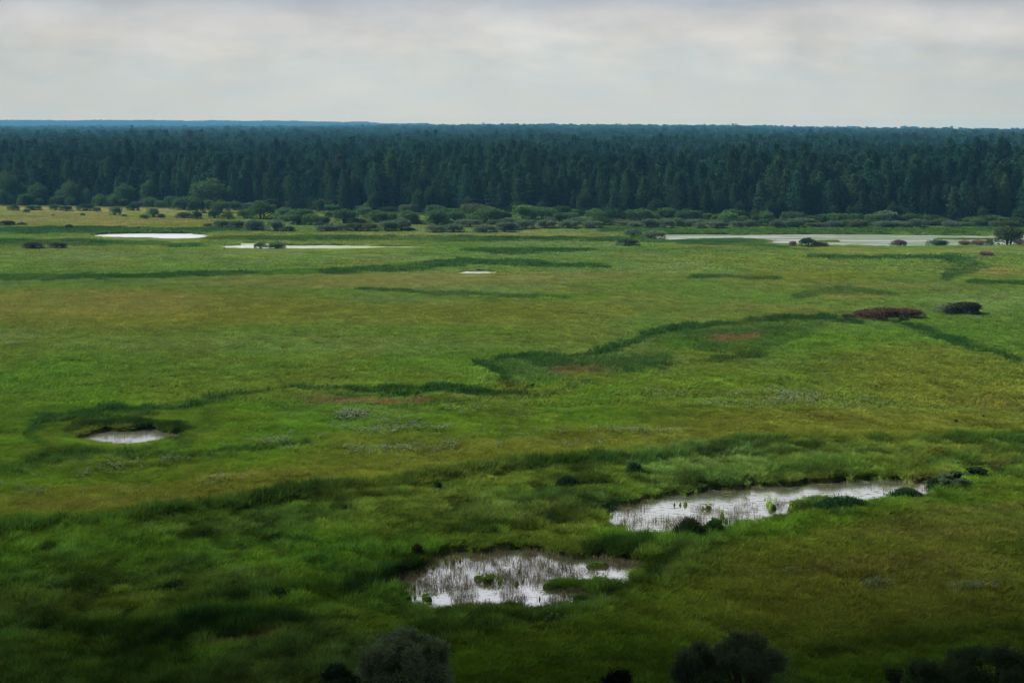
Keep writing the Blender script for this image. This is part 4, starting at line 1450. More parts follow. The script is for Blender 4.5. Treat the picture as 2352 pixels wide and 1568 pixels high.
add('meadow', 0, [(120, 980, 110, 50), (300, 975, 150, 45), (235, 998, 60, 30), (500, 975, 100, 55), (590, 985, 100, 50, 'dark'), (760, 980, 160, 60, 'dark'), (865, 988, 80, 40),
                  (1030, 1022, 110, 85), (1190, 978, 120, 60, 'dark'), (1290, 1055, 80, 45, 'fresh'), (1370, 1042, 130, 90), (1450, 1050, 60, 45, 'olive'), (1640, 1050, 130, 55, 'olive'),
                  (1760, 1058, 90, 65, 'dark'), (1920, 1052, 110, 80, 'dark'), (2040, 1060, 110, 60, 'olive'), (2200, 1055, 150, 90), (740, 1030, 40, 30), (1112, 1037, 38, 26), (475, 1032, 26, 16),
                  (1980, 1140, 170, 80, 'grey'), (2120, 1142, 170, 78, 'grey'), (2260, 1150, 170, 75, 'grey'), (1860, 1130, 70, 40, 'purple'),
                  (60, 1117, 150, 45, 'black'), (200, 1115, 80, 25, 'dark'), (300, 1322, 190, 55, 'black'), (510, 1320, 150, 55, 'black'), (620, 1145, 70, 40, 'dark')], 'green')
add('back', 850, [(120, 1060, 230, 155), (320, 1065, 180, 115), (460, 1075, 200, 115), (450, 1110, 130, 90, 'dark'), (560, 1112, 160, 115), (665, 1115, 110, 90), (730, 1045, 90, 60),
                  (870, 1100, 210, 135), (1040, 1050, 130, 100), (1150, 1095, 190, 115), (1275, 1095, 140, 105), (1430, 1105, 180, 125), (1680, 1115, 210, 145), (1745, 1050, 90, 90),
                  (1855, 1095, 150, 115), (2020, 1060, 120, 115), (2130, 1105, 210, 155), (2290, 1085, 130, 95)], 'green')
add('front', 850, [(60, 1160, 180, 100), (240, 1168, 180, 110), (372, 1168, 90, 50, 'dark'), (700, 1168, 150, 60), (830, 1165, 140, 72), (960, 1165, 140, 82, 'green'), (1080, 1168, 150, 82, 'olive'),
                   (1240, 1168, 160, 105), (1372, 1163, 150, 110), (1430, 1165, 110, 32, 'dark'), (1660, 1180, 165, 72), (1830, 1178, 170, 82), (1970, 1135, 190, 78), (2110, 1180, 180, 72), (2290, 1178, 170, 100)], 'grey')
add('meadow', 850, [(110, 1322, 125, 50, 'green'), (255, 1322, 130, 76, 'green'), (180, 1555, 90, 30, 'dark')], 'green')
add('back', 1700, [(20, 1085, 150, 110), (240, 1065, 190, 145, 'fresh'), (410, 1065, 190, 125), (560, 1085, 110, 85), (660, 1085, 160, 95), (760, 1010, 110, 75, 'grey'), (885, 1075, 150, 105, 'fresh'),
                   (1060, 1092, 200, 120, 'dark'), (1180, 1075, 120, 95), (1290, 1072, 150, 112), (1385, 1065, 120, 65), (1700, 1065, 170, 92), (1880, 1065, 90, 62), (1960, 1085, 100, 75),
                   (2070, 1095, 150, 105, 'fresh'), (2200, 1102, 100, 82), (2320, 1095, 90, 85)], 'green')
add('front', 1700, [(100, 1162, 190, 75), (250, 1152, 180, 92), (440, 1142, 180, 82), (640, 1142, 180, 75), (850, 1142, 190, 74), (1230, 1132, 130, 52), (1370, 1137, 170, 92), (1500, 1142, 160, 92),
                    (1610, 1125, 110, 80, 'green'), (1720, 1125, 150, 65), (1810, 1142, 110, 58), (1950, 1142, 180, 68), (2130, 1132, 110, 62), (2250, 1132, 120, 72)], 'grey')
add('meadow', 1700, [(1220, 1208, 160, 60, 'grey'), (1400, 1222, 200, 72, 'grey'), (1160, 1302, 175, 66, 'dark')], 'grey')
add('back', 2604, [(50, 1085, 130, 95), (280, 1092, 180, 112), (430, 1092, 110, 65), (560, 1092, 150, 85), (690, 1102, 185, 105), (850, 1085, 110, 85), (1000, 1092, 130, 85),
                   (1120, 1085, 195, 105, 'grey'), (1330, 1085, 130, 85), (1470, 1085, 120, 75), (1550, 1112, 180, 85, 'dark'), (1750, 1085, 120, 65, 'grey'), (1830, 1065, 90, 55), (1930, 1112, 130, 65),
                   (2000, 1095, 110, 65), (2170, 1075, 150, 65), (2270, 1122, 165, 85, 'dark')], 'green')
add('front', 2604, [(145, 1142, 140, 78), (315, 1137, 155, 62, 'dark'), (640, 1132, 150, 58), (865, 1137, 150, 76, 'olive'), (1090, 1137, 150, 62), (1230, 1137, 150, 68), (1390, 1137, 170, 82), (1700, 1132, 150, 62)], 'grey')
add('meadow', 2604, [(285, 1298, 62, 50, 'purple'), (415, 1302, 145, 76, 'dark'), (505, 1300, 90, 50, 'purple'), (572, 1300, 70, 36, 'purple'), (1230, 1292, 135, 62, 'purple'), (1570, 1292, 165, 68, 'dark'),
                     (1820, 1287, 112, 56, 'purple'), (1940, 1285, 150, 56, 'purple'), (2040, 1290, 70, 62, 'grey'), (2215, 1285, 250, 180, 'olive'), (2310, 1290, 90, 60, 'purple'), (2010, 1397, 120, 50, 'purple')], 'dark')

# low growth right at the feet of the pines, and leafy trees among the front pines
RF = rng_of(910)
rows['under'] = []
for uu in np.arange(-10, 2352, 30):
    uu = float(uu + RF.uniform(-16, 16))
    vb = float(np.interp(uu, [e[0] for e in EDGE], [e[1] for e in EDGE])) + RF.uniform(2, 6)
    rows['under'].append((uu, vb, RF.uniform(30, 62), RF.uniform(11, 25), ['green', 'dark', 'green', 'olive'][int(RF.integers(0, 4))]))
rows['middle'] = []
for uu in np.arange(660, 2352, 36):
    uu = float(uu + RF.uniform(-14, 14))
    if 690 < uu < 790:
        continue
    vb = float(np.interp(uu, [600, 900, 1500, 2352], [509, 517, 521, 524])) + RF.uniform(-2, 3)
    rows['middle'].append((uu, vb, RF.uniform(26, 58), RF.uniform(9, 19), ['green', 'dark', 'grey', 'olive'][int(RF.integers(0, 4))]))
for uu in np.arange(700, 2352, 78):
    uu = float(uu + RF.uniform(-28, 28))
    vb = float(np.interp(uu, [e[0] for e in EDGE], [e[1] for e in EDGE])) + RF.uniform(0, 2)
    rows['tree'].append((uu, vb, RF.uniform(26, 42), RF.uniform(30, 58), 'dark'))
MEADOW_LABELS = {}


def ground_words(u, v):
    if v < 512:
        return 'on the straw-coloured meadow before the forest'
    if 360 < u < 660 and v < 535:
        return 'in the hedge above the oval pond'
    if v < 528:
        return 'beside the dark belt at the left edge'
    if u > 1700 and v < 580:
        return 'on the near shore of the lake'
    if 560 < u < 680:
        return 'standing in the thin bright pond'
    if u > 1330 and v < 580:
        return 'at the left end of the lake'
    if v < 590:
        return 'in the dark belt below the oval pond'
    return 'on the open meadow beyond the lake'


for key, place_txt, grp in (('back', 'in back row by the pines', 'bushes in the back row below the pines'),
                            ('under', 'right at the feet of the pines', 'low bushes at the feet of the pines'),
                            ('middle', 'in the middle row of the bush belt', 'bushes in the middle row of the bush belt'),
                            ('front', 'in front row by the marsh', 'bushes in the front row along the marsh edge')):
    lst = sorted(rows[key], key=lambda r: r[0])
    for i, (u, v, ww, hh, k) in enumerate(lst):
        size = 'large' if hh > 28 else 'low' if hh < 19 else 'rounded'
        place_bush(u, v, ww * 1.08, hh, k, '%s %s, %s from left %s' % (size, LOOK[k], ordinal(i + 1), place_txt), grp, 'willow_bush')
from collections import defaultdict
by = defaultdict(list)
for r in sorted(rows['meadow'], key=lambda r: r[0]):
    by[ground_words(r[0], r[1])].append(r)
for txt, lst in by.items():
    for i, (u, v, ww, hh, k) in enumerate(lst):
        size = 'large' if hh > 20 else 'small' if hh < 11 else 'low'
        pos = '' if len(lst) == 1 else ', %s from left,' % ordinal(i + 1)
        place_bush(u, v, ww, hh, k, '%s %s%s %s' % (size, LOOK[k], pos, txt), 'bushes ' + txt, 'meadow_bush')
for i, (u, v, ww, hh, k) in enumerate(sorted(rows['tree'], key=lambda r: r[0])):
    place_bush(u, v, ww, hh * 1.04, k, '%s round-crowned tree, %s from left of those before the pines' % ('pale green' if k == 'green' else 'small dark', ordinal(i + 1)),
               'leafy trees in front of the pines', 'leafy_tree', tree=True, depth=0.95)

# red thicket and dark bush on the right meadow
for (u, v, ww, hh, k, lab) in (
        (1945, 738, 30, 13, 'red', 'small reddish bush at the left end of the red thicket'),
        (1985, 738, 60, 20, 'red', 'low dark red bush in the left half of the red thicket'),
        (2025, 745, 80, 34, 'red', 'tallest dark red bush in the middle of the red thicket'),
        (2078, 739, 80, 26, 'red', 'reddish brown bush at the right end of the red thicket'),
        (2052, 748, 30, 14, 'fresh', 'bright green clump in front of the red thicket'),
        (2175, 727, 55, 22, 'grey', 'grey-green left half of the dark bush pair right of the red thicket'),
        (2212, 731, 72, 32, 'black', 'blackish domed bush right of the red thicket')):
    place_bush(u, v, ww, hh, k, lab, 'red thicket and its neighbours on the right meadow', 'thicket_bush')


# ------------------------------------------------------------------ near marsh clumps: tall sedge and low shrubs seen close
def clump(u, vb, wv, hv, cols, label, seed, name='sedge_clump', group='dark clumps in the near marsh', leafy=0.5):
    ppm = px_per_m(vb)
    x0, y0 = ground_at(u, vb)
    W, H = wv / ppm, hv / ppm * 1.0
    rg = rng_of(seed)
    n = int(420 * max(W, 0.8))
    bx = rg.normal(size=n) * W * 0.24
    by_ = rg.normal(size=n) * min(W * 0.3, 1.2) * 0.5
    env = np.clip(1 - (bx / (W * 0.55)) ** 2, 0.15, 1) * (0.8 + 0.35 * fbm(bx * 1.3 + seed, by_ + 3, seed, 3))
    hgt = H * env * rg.uniform(0.55, 1.1, n)
    la = rg.uniform(0, 6.28, n)
    ln = hgt * rg.uniform(0.1, 0.5, n)
    wv_ = rg.uniform(0, 3.14, n)
    ww = np.stack([np.cos(wv_), np.sin(wv_), np.zeros(n)], axis=1) * 0.03
    p0 = np.stack([bx, by_, np.full(n, -0.1)], axis=1)
    p1 = np.stack([bx + np.cos(la) * ln * .3, by_ + np.sin(la) * ln * .3, hgt * .65], axis=1)
    p2 = np.stack([bx + np.cos(la) * ln, by_ + np.sin(la) * ln, hgt], axis=1)
    v = np.stack([p0 - ww, p0 + ww, p1 - ww, p1 + ww, p2 - ww * .2, p2 + ww * .2], axis=1).reshape(-1, 3)
    b = np.arange(n)[:, None] * 6
    q = np.concatenate([b + np.array([0, 1, 3, 2]), b + np.array([2, 3, 5, 4])])
    z = float(ground_h(np.array([x0]), np.array([y0]))[0])
    root = link(name, None, label=label, category='clump' if name == 'sedge_clump' else 'bush', group=group)
    root.location = (x0, y0 + 0.4, max(z, 0) - 0.02)
    bl = link('blades', mesh_np('blades', v, q, [M_LEAF]), root)
    bl.color = (*cols[0], 1)
    if leafy > 0:
        m = int(n * 2.2 * leafy)
        cx = rg.normal(size=m) * W * 0.22
        cy = rg.normal(size=m) * min(W * 0.3, 1.2) * 0.4
        e = np.clip(1 - (cx / (W * 0.5)) ** 2, 0.1, 1)
        cz = H * e * rg.uniform(0.15, 0.95, m) ** 0.7
        lv, lq = leaf_cloud(np.stack([cx, cy, cz], axis=1), 0.16, rg)
        fo = link('foliage', mesh_np('foliage', lv, lq, [M_LEAF]), root)
        fo.color = (*cols[-1], 1)
    return root


DK, RD, DG, GY = (0.016, 0.036, 0.012), (0.070, 0.026, 0.014), (0.024, 0.066, 0.020), (0.050, 0.062, 0.038)
clump(957, 1292, 34, 32, [DK, RD], 'dark clump with a rusty red top left of the nearest pond', 1001)
clump(1005, 1146, 24, 28, [DG, DG], 'small upright dark green clump on the reed bank left of the middle', 1002)
clump(1305, 1138, 66, 26, [DK, DK], 'blackish low clump just above the left end of the reedy pond', 1003)
clump(1457, 1108, 44, 32, [DG, DG], 'dark green rounded clump on the reed bank above the reedy pond', 1004)
clump(1350, 1170, 110, 18, [DG, DK], 'long low dark strip of sedge left of the reedy pond', 1005)
clump(1325, 1200, 24, 14, [DG, DK], 'tiny dark tuft left of the reedy pond tip', 1006)
clump(1585, 1246, 84, 42, [DG, RD], 'dark reddish clump below the left half of the reedy pond', 1007)
clump(1640, 1240, 60, 32, [DG, DG], 'dark green clump touching the reddish clump below the reedy pond', 1008)
clump(1940, 1186, 150, 28, [DG, DG], 'broad dark reed clump on the near shore of the reedy pond', 1009)
clump(2085, 1152, 80, 18, [DG, DG], 'low dark reeds at the right tip of the reedy pond', 1010)
clump(398, 1368, 60, 18, [DK, DG], 'small dark sedge clump low on the left meadow', 1011)
clump(640, 1404, 70, 24, [DK, DG], 'dark sedge clump in the hollow on the lower left', 1012)
clump(680, 1274, 80, 14, [DK, DG], 'flat dark tussock in the left part of the marsh', 1013)
clump(820, 1375, 60, 26, [DK, DG], 'tall dark sedge at the left of the nearest pond', 1014)
clump(2198, 984, 7, 12, [RD, RD], 'tiny reddish stalk alone on the right meadow', 1015, leafy=0.3)
clump(2260, 978, 8, 10, [DG, DG], 'tiny dark green tuft alone on the right meadow', 1016, leafy=0.3)
clump(2290, 1092, 70, 14, [DK, RD], 'low reddish growth right of the grey-green shrub by the marsh', 1017)


def detailed_shrub(u, vtop, dist, wv, hshare, kind, label, seed, n=26000, leaf=0.11, lobes=12, name='shrub', cone=False, grp=None, base_z=None, silver=None):
    """a shrub close enough to show its leaves: foliage, stems; top at photo height vtop when it stands dist metres away"""
    a = (u - U0) / F
    dirz = -F * SP + (V0 - vtop) * CP
    diry = F * CP + (V0 - vtop) * SP
    t = dist / diry
    ztop = CAMZ + dirz * t
    x, y = (u - U0) * t, dist
    gz = float(ground_h(np.array([x]), np.array([y]))[0])
    H = (ztop - gz) * 1.02
    dep = y * CP - (ztop - CAMZ) * SP
    W = wv * dep / F
    rg = rng_of(seed)
    parts = []
    cs = []
    for i in range(lobes):
        aa = rg.uniform(0, 6.28)
        r = 0.34 * math.sqrt((i + 0.3) / lobes)
        if cone:
            h_ = (1 - r / 0.42 * 0.75)
            cs.append((r * math.cos(aa) * 0.8, r * math.sin(aa) * 0.8, h_ * rg.uniform(0.5, 0.93), 0.10 + 0.06 * rg.uniform()))
        else:
            h_ = 1 - (r / 0.5) ** 2 * 0.6
            R = rg.uniform(0.08, 0.15)
            cs.append((r * math.cos(aa) * 1.15, r * math.sin(aa) * 1.15, h_ * rg.uniform(0.62, 1.0) - R, R))
    cs = np.array(cs)
    k = rg.integers(0, lobes, n)
    d = rg.normal(size=(n, 3)); d /= np.linalg.norm(d, axis=1)[:, None]
    rr = rg.uniform(0.35, 1.0, n) ** 0.6
    p = cs[k, :3] + d * (cs[k, 3] * rr)[:, None]
    # sprays: thin leafy twigs that stick out of the lobes
    ns = 420
    for j in range(ns):
        kk = int(rg.integers(0, lobes))
        dd = rg.normal(size=3); dd[2] = abs(dd[2]) + 0.7; dd /= np.linalg.norm(dd)
        s0 = cs[kk, :3] + dd * cs[kk, 3] * 0.7
        L = cs[kk, 3] * rg.uniform(0.5, 1.35)
        tt = rg.uniform(0, 1, 30)[:, None]
        p = np.concatenate([p, s0 + dd * L * tt + rg.normal(size=(30, 3)) * 0.012])
    m = n // 3
    aa = rg.uniform(0, 6.28, m); tt = rg.uniform(size=m)
    r = (0.62 - 0.2 * tt) * np.sqrt(rg.uniform(0.1, 1, m)) * (1 + 0.15 * np.sin(4 * aa + seed))
    if cone:
        r = r * (1.0 - 0.75 * tt)
    p = np.concatenate([p, np.stack([r * np.cos(aa), r * np.sin(aa), 0.04 + (0.72 if cone else 0.5) * tt], axis=1)])
    p = p * np.array([W, W * 0.9, H])
    v, q = leaf_cloud(p, leaf, rg, 1, 0, aspect=0.38)
    root = link(name, None, label=label, category='bush', group=grp or 'shrubs along the bottom of the slope')
    root.location = (x, y, gz - 0.05)
    fo = link('foliage', mesh_np('foliage', v, q, [M_LEAF]), root)
    fo.color = (*(silver or KC[kind]), 1)
    st = []
    for i in range(lobes + 4):
        c = cs[i % lobes]
        e = np.array([c[0] * W, c[1] * W * 0.9, c[2] * H])
        st.append(tube([np.array([0, 0, -0.1]) + rg.normal(size=3) * [0.15, 0.15, 0], e * np.array([0.45, 0.45, 0.5]) + rg.normal(size=3) * 0.15, e, e + rg.normal(size=3) * 0.2 + [0, 0, cs[i % lobes][3] * H * 0.6]], 0.07, 0.01, 5))
    link('stems', mesh_np('stems', *merge(st), [M_BARK]), root)
    return root


SILV = (0.19, 0.27, 0.14)
detailed_shrub(922, 1440, 84, 215, 1, 'grey', 'silvery willow shrub at the bottom left of the middle', 2001, n=42000, leaf=0.15, lobes=22, silver=SILV, name='willow_shrub')
detailed_shrub(985, 1458, 84.5, 120, 1, 'grey', 'smaller silvery shrub at the right side of the silvery willow', 2002, n=18000, leaf=0.14, silver=(0.20, 0.29, 0.15), lobes=8, name='willow_shrub')
detailed_shrub(780, 1528, 84, 130, 1, 'dark', 'dark low shrub left of the silvery willow at the bottom', 2003, n=16000, lobes=8)
detailed_shrub(1428, 1505, 82, 155, 1, 'dark', 'black pointed shrub at the bottom between the willow and the two-humped shrub', 2004, n=20000, cone=True, silver=(0.010, 0.014, 0.010))
detailed_shrub(1610, 1466, 83, 160, 1, 'green', 'left hump of the grey-topped shrub at the bottom right of the middle', 2005, n=16000, silver=(0.10, 0.155, 0.07), lobes=8)
detailed_shrub(1712, 1456, 83.5, 255, 1, 'green', 'right and taller hump of the grey-topped shrub at the bottom', 2006, n=34000, lobes=20, silver=(0.10, 0.14, 0.08))
detailed_shrub(2140, 1494, 82, 230, 1, 'green', 'left half of the broad dark shrub in the lower right corner', 2007, n=24000, silver=(0.06, 0.10, 0.04))
detailed_shrub(2280, 1480, 82.5, 270, 1, 'green', 'right half of the broad dark shrub in the lower right corner', 2008, n=34000, lobes=18, silver=(0.06, 0.10, 0.042))


def mid_shrub(u, vb, wv, hv, kind, label, seed, n):
    x, y = ground_at(u, vb)
    ppm = px_per_m(vb)
    vtop = vb - hv
    return detailed_shrub(u, vtop, y + wv / ppm * 0.25, wv, 1, kind, label, seed, n=n, leaf=0.17, lobes=9, grp='shrubs right of the reedy pond', name='marsh_shrub')


mid_shrub(2190, 1130, 80, 46, 'grey', 'largest grey-green shrub right of the reedy pond', 2101, 9000)
mid_shrub(2245, 1112, 60, 40, 'dark', 'dark shrub behind the largest grey-green shrub right of the reedy pond', 2102, 6000)
mid_shrub(2150, 1128, 46, 30, 'dark', 'low dark shrub nearest the right tip of the reedy pond', 2103, 4000)


# ------------------------------------------------------------------ cars and a person by the bushes
def build_car(u, vb, paint, label, yaw):
    x, y = ground_at(u, vb)
    z = float(ground_h(np.array([x]), np.array([y]))[0])
    M = mat_plain('car_paint', paint, 0.3, 0.5, 0.2, 0.6)
    MG = mat_plain('car_glass', (0.02, 0.025, 0.03), 0.08, 0.6)
    MT = mat_plain('tyre_rubber', (0.015, 0.015, 0.015), 0.9)
    MR = mat_plain('rim_metal', (0.5, 0.5, 0.5), 0.3, 0.5, 0.9)
    ML = mat_plain('lamp_lens', (0.75, 0.78, 0.8), 0.1, 0.6)
    root = link('parked_car', None, label=label, category='car', group='cars parked under the bushes')
    root.location = (x, y, z)
    root.rotation_euler = (0, 0, yaw)

    def prof(pts, hw, taper, mat, name, parent, inset=0.0):
        n = len(pts)
        vs = []
        for s in (-1, 1):
            for (px, pz) in pts:
                k = hw * (1 - taper * max(0, pz - 0.85))
                vs.append((px, s * k, pz))
        fs = [tuple(range(n))[::-1], tuple(range(n, 2 * n))]
        for i in range(n):
            j = (i + 1) % n
            fs.append((i, j, n + j, n + i))
        me = bpy.data.meshes.new(name)
        me.from_pydata(vs, [], fs)
        me.materials.append(mat)
        o = link(name, me, parent)
        b = o.modifiers.new('round', 'BEVEL')
        b.width = 0.05
        b.segments = 2
        return o
    body = [(-2.1, .35), (-2.15, .7), (-2.0, .92), (-1.45, .98), (-1.0, 1.38), (-.6, 1.45), (.35, 1.44), (.95, 1.0), (1.75, .88), (2.08, .72), (2.1, .35), (1.7, .28), (1.6, .55), (1.3, .66), (1.0, .55), (.9, .28), (-.9, .28), (-1.0, .55), (-1.3, .66), (-1.6, .55), (-1.7, .28)]
    prof(body, 0.84, 0.28, M, 'body', root)
    prof([(-1.32, 1.0), (-.95, 1.33), (-.6, 1.38), (-.15, 1.38), (-.15, 1.0)], 0.845, 0.25, MG, 'side_window', root)
    prof([(-.08, 1.0), (-.08, 1.38), (.3, 1.37), (.8, 1.02)], 0.845, 0.25, MG, 'side_window', root)
    for (ax, bx, nm) in (((.42, 1.43), (.96, 1.03), 'windscreen'), ((-1.06, 1.37), (-1.43, 1.02), 'rear_window')):
        hw = .62
        sgn = 1 if nm == 'windscreen' else -1
        vs = [(ax[0] + sgn * .02, -hw, ax[1]), (ax[0] + sgn * .02, hw, ax[1]), (bx[0] + sgn * .02, hw + .1, bx[1]), (bx[0] + sgn * .02, -hw - .1, bx[1])]
        me = bpy.data.meshes.new(nm)
        me.from_pydata(vs, [], [(0, 1, 2, 3)])
        me.materials.append(MG)
        link(nm, me, root)
    for wx in (-1.3, 1.3):
        for s in (-1, 1):
            for nm, r0, hw, mat in (('wheel', .32, .1, MT), ('rim', .2, .108, MR)):
                vs, fs, n = [], [], 18
                for sd in (-1, 1):
                    for i in range(n):
                        t = 2 * math.pi * i / n
                        vs.append((r0 * math.cos(t), sd * hw, r0 * math.sin(t)))
                fs = [tuple(range(n))[::-1], tuple(range(n, 2 * n))] + [(i, (i + 1) % n, n + (i + 1) % n, n + i) for i in range(n)]
                me = bpy.data.meshes.new(nm)
                me.from_pydata(vs, [], fs)
                me.materials.append(mat)
                if nm == 'wheel':
                    wl = link(nm, me, root)
                    wl.location = (wx, s * .76, .32)
                else:
                    link(nm, me, wl)
    for s in (-1, 1):
        for xx, nm, mt in ((2.07, 'headlight', ML), (-2.12, 'tail_light', mat_plain('tail_lens', (0.4, 0.02, 0.02), .2))):
            me = bpy.data.meshes.new(nm)
            b = 0.03
            vs = [(xx + dx * .04, s * .6 + dy * .14, .68 + dz * .07) for dx in (-1, 1) for dy in (-1, 1) for dz in (-1, 1)]
            me.from_pydata(vs, [], [(0, 1, 3, 2), (4, 6, 7, 5), (0, 4, 5, 1), (2, 3, 7, 6), (0, 2, 6, 4), (1, 5, 7, 3)])
            me.materials.append(mt)
            link(nm, me, root)


build_car(680, 517.6, (0.25, 0.30, 0.33), 'grey car half hidden behind the left side of a willow bush', math.radians(192))
build_car(738, 522.2, (0.010, 0.030, 0.075), 'dark blue car parked under the bushes left of the person', math.radians(8))


def build_person():
    u, vb = 763.5, 521.5
    x, y = ground_at(u, vb)
    z = float(ground_h(np.array([x]), np.array([y]))[0])
    root = link('person', None, label='person in an orange top and dark trousers standing right of the blue car', category='person')
    root.location = (x, y, z)
    root.rotation_euler = (0, 0, math.radians(30))
    MS = mat_plain('skin', (0.45, 0.28, 0.2), .6)
    MO = mat_plain('orange_cloth', (0.85, 0.20, 0.04), .9)
    MD = mat_plain('dark_cloth', (0.05, 0.045, 0.09), .9)
    MH = mat_plain('hair', (0.04, 0.025, 0.015), .8)

    def skin(name, pts, edges, rad, mat, rootv=0):
        me = bpy.data.meshes.new(name)
        me.from_pydata(pts, edges, [])
        o = link(name, me, root)
        md = o.modifiers.new('skin', 'SKIN')
        for i, r in enumerate(rad):
            sv = me.skin_vertices[0].data[i] if me.skin_vertices else None
            if sv:
                sv.radius = (r if isinstance(r, tuple) else (r, r))
        if me.skin_vertices:
            me.skin_vertices[0].data[rootv].use_root = True
        sb = o.modifiers.new('sub', 'SUBSURF')
        sb.levels = 1
        sb.render_levels = 2
        me.materials.append(mat)
        return o

    def limb(name, path, r, mat):
        v, q = tube(path, r[0], r[1], 10)
        return link(name, mesh_np(name, v, q, [mat], smooth=True), root)

    P = [(0, 0, .95), (0, 0, 1.15), (0, 0, 1.38), (0, 0, 1.5), (0, .01, 1.58), (0, .02, 1.70),
         (.11, 0, .9), (.12, .02, .5), (.12, -.02, .08), (.12, .12, .04), (-.11, 0, .9), (-.16, .0, .5), (-.2, -.04, .08), (-.2, .1, .04),
         (.19, 0, 1.42), (.36, .06, 1.22), (.42, .22, 1.08), (.43, .30, 1.04), (-.19, 0, 1.42), (-.38, .06, 1.24), (-.50, .20, 1.16), (-.52, .28, 1.14)]
    E = [(0, 1), (1, 2), (2, 3), (3, 4), (4, 5), (0, 6), (6, 7), (7, 8), (8, 9), (0, 10), (10, 11), (11, 12), (12, 13), (2, 14), (14, 15), (15, 16), (16, 17), (2, 18), (18, 19), (19, 20), (20, 21)]
    R = [.14, .13, .15, .06, .085, .09, .09, .06, .045, .035, .09, .06, .045, .035, .06, .045, .033, .03, .06, .045, .033, .03]
    me = bpy.data.meshes.new('body')
    me.from_pydata(P, E, [])
    me.materials.append(MS)
    b = link('body', me, root)
    md = b.modifiers.new('skin', 'SKIN')
    if not me.skin_vertices:
        bpy.context.view_layer.objects.active = b
        try:
            bpy.ops.mesh.customdata_skin_add()
        except Exception:
            pass
    if me.skin_vertices:
        for i, r in enumerate(R):
            me.skin_vertices[0].data[i].radius = (r, r)
        me.skin_vertices[0].data[0].use_root = True
    sb = b.modifiers.new('sub', 'SUBSURF')
    sb.levels = 1
    # clothes over it
    top = [tube([(0, 0, .9), (0, 0, 1.1), (0, 0, 1.3), (0, 0, 1.44)], .2, .19, 12)]
    for s, el, wr in ((1, (.36, .06, 1.22), (.41, .19, 1.10)), (-1, (-.38, .06, 1.24), (-.48, .18, 1.17))):
        top.append(tube([(s * .12, 0, 1.42), el, wr], .085, .055, 8))
    top.append(tube([(0, 0, 1.44), (0, 0, 1.5)], .19, .07, 12))
    link('shirt', mesh_np('shirt', *merge(top), [MO], smooth=True), root)
    leg = [tube([(.09, 0, .98), (.12, .02, .5), (.12, -.02, .1)], .13, .075, 10), tube([(-.09, 0, .98), (-.16, 0, .5), (-.2, -.04, .1)], .13, .075, 10)]
    link('trousers', mesh_np('trousers', *merge(leg), [MD], smooth=True), root)
    hv = []
    for i in range(7):
        for j in range(12):
            th, ph = i / 6 * math.pi * 0.55, j / 12 * 2 * math.pi
            hv.append((.105 * math.sin(th) * math.cos(ph), .0 + .115 * math.sin(th) * math.sin(ph), 1.70 + .115 * math.cos(th)))
    hf = [(i * 12 + j, i * 12 + (j + 1) % 12, (i + 1) * 12 + (j + 1) % 12, (i + 1) * 12 + j) for i in range(6) for j in range(12)]
    link('hair', mesh_np('hair', np.array(hv), np.array(hf), [MH], smooth=True), root)


build_person()


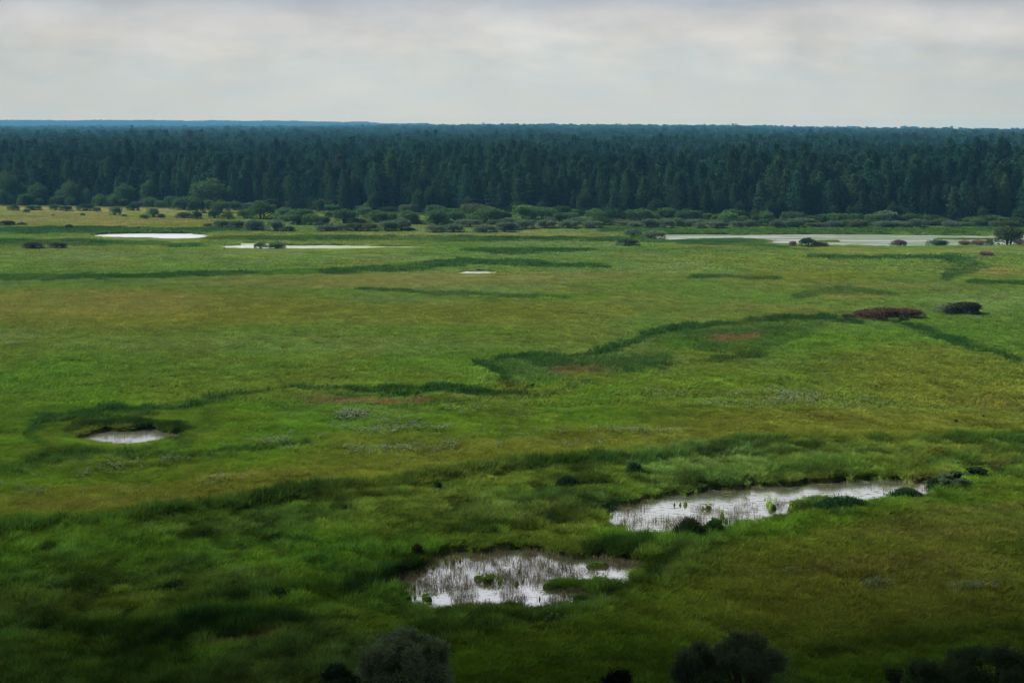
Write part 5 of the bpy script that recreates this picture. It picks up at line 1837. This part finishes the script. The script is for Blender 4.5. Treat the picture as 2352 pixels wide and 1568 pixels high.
# ------------------------------------------------------------------ added cloud mesh, out of view, placed to shade the foreground
def build_shade_cloud():
    m, nt = mat_new('added_shade_cloud')
    tcx = nt.n('ShaderNodeTexCoord')
    nz = nt.noise(tcx.outputs['Object'], 0.01, 4)
    c = nt.ramp(nz, [(0.3, (0.35, 0.37, 0.42)), (0.7, (0.55, 0.56, 0.6))])
    p = principled(nt, c, 1.0, 0)
    o = nt.n('ShaderNodeOutputMaterial')
    nt.l(p.outputs[0], o.inputs[0])
    ALT = 260.0
    off = SUN_DIR[:2] / SUN_DIR[2] * ALT
    parts = []
    rg = rng_of(4000)
    far_edge = 110.0                                     # the shade ends about this far out on the plain
    for i in range(150):
        gx = rg.uniform(-230, 230)
        gy = rg.uniform(-420, far_edge - 35)
        if i < 26:
            gx = -230 + i * 460 / 25
            gy = far_edge - 30 + rg.normal() * 7 + 0.02 * gx
        R = rg.uniform(34, 60) if i >= 26 else rg.uniform(22, 34)
        n1, n2_ = 18, 12
        th = np.linspace(0, math.pi, n2_)
        ph = np.linspace(0, 2 * math.pi, n1, endpoint=False)
        T, P_ = np.meshgrid(th, ph, indexing='ij')
        d = np.stack([np.sin(T) * np.cos(P_), np.sin(T) * np.sin(P_), np.cos(T)], axis=-1).reshape(-1, 3)
        r = R * (0.8 + 0.4 * fbm(d[:, 0] * 2 + i, d[:, 1] * 2 + d[:, 2] * 1.7, 400 + i, 3))
        v = d * r[:, None] * np.array([1, 1, 0.5]) + np.array([gx + off[0], gy + off[1], ALT + rg.normal() * 8])
        k = np.arange(n1 * n2_).reshape(n2_, n1)
        k2 = np.roll(k, -1, axis=1)
        q = np.stack([k[:-1], k[1:], k2[1:], k2[:-1]], axis=-1).reshape(-1, 4)
        parts.append((v, q))
    v, q = merge(parts)
    link('added_shade_cloud', mesh_np('added_shade_cloud', v, q, [m], smooth=True), kind='structure', label='added unseen cloud that shades the foreground')


build_shade_cloud()


# ------------------------------------------------------------------ haze
def build_haze():
    x0, x1, y0, y1, z0, z1 = -9000, 9000, -600, 8200, -17, 60
    vs = [(x, y, z) for x in (x0, x1) for y in (y0, y1) for z in (z0, z1)]
    me = bpy.data.meshes.new('haze')
    me.from_pydata(vs, [], [(0, 1, 3, 2), (4, 6, 7, 5), (0, 4, 5, 1), (2, 3, 7, 6), (0, 2, 6, 4), (1, 5, 7, 3)])
    m, nt = mat_new('haze')
    pv = nt.n('ShaderNodeVolumePrincipled')
    pv.inputs['Color'].default_value = (0.18, 0.53, 0.85, 1)
    pv.inputs['Density'].default_value = 0.00011
    pv.inputs['Anisotropy'].default_value = 0.0
    o = nt.n('ShaderNodeOutputMaterial')
    nt.l(pv.outputs[0], o.inputs['Volume'])
    me.materials.append(m)
    link('haze', me, kind='stuff', label='thin blue haze over the plain and forest')


build_haze()
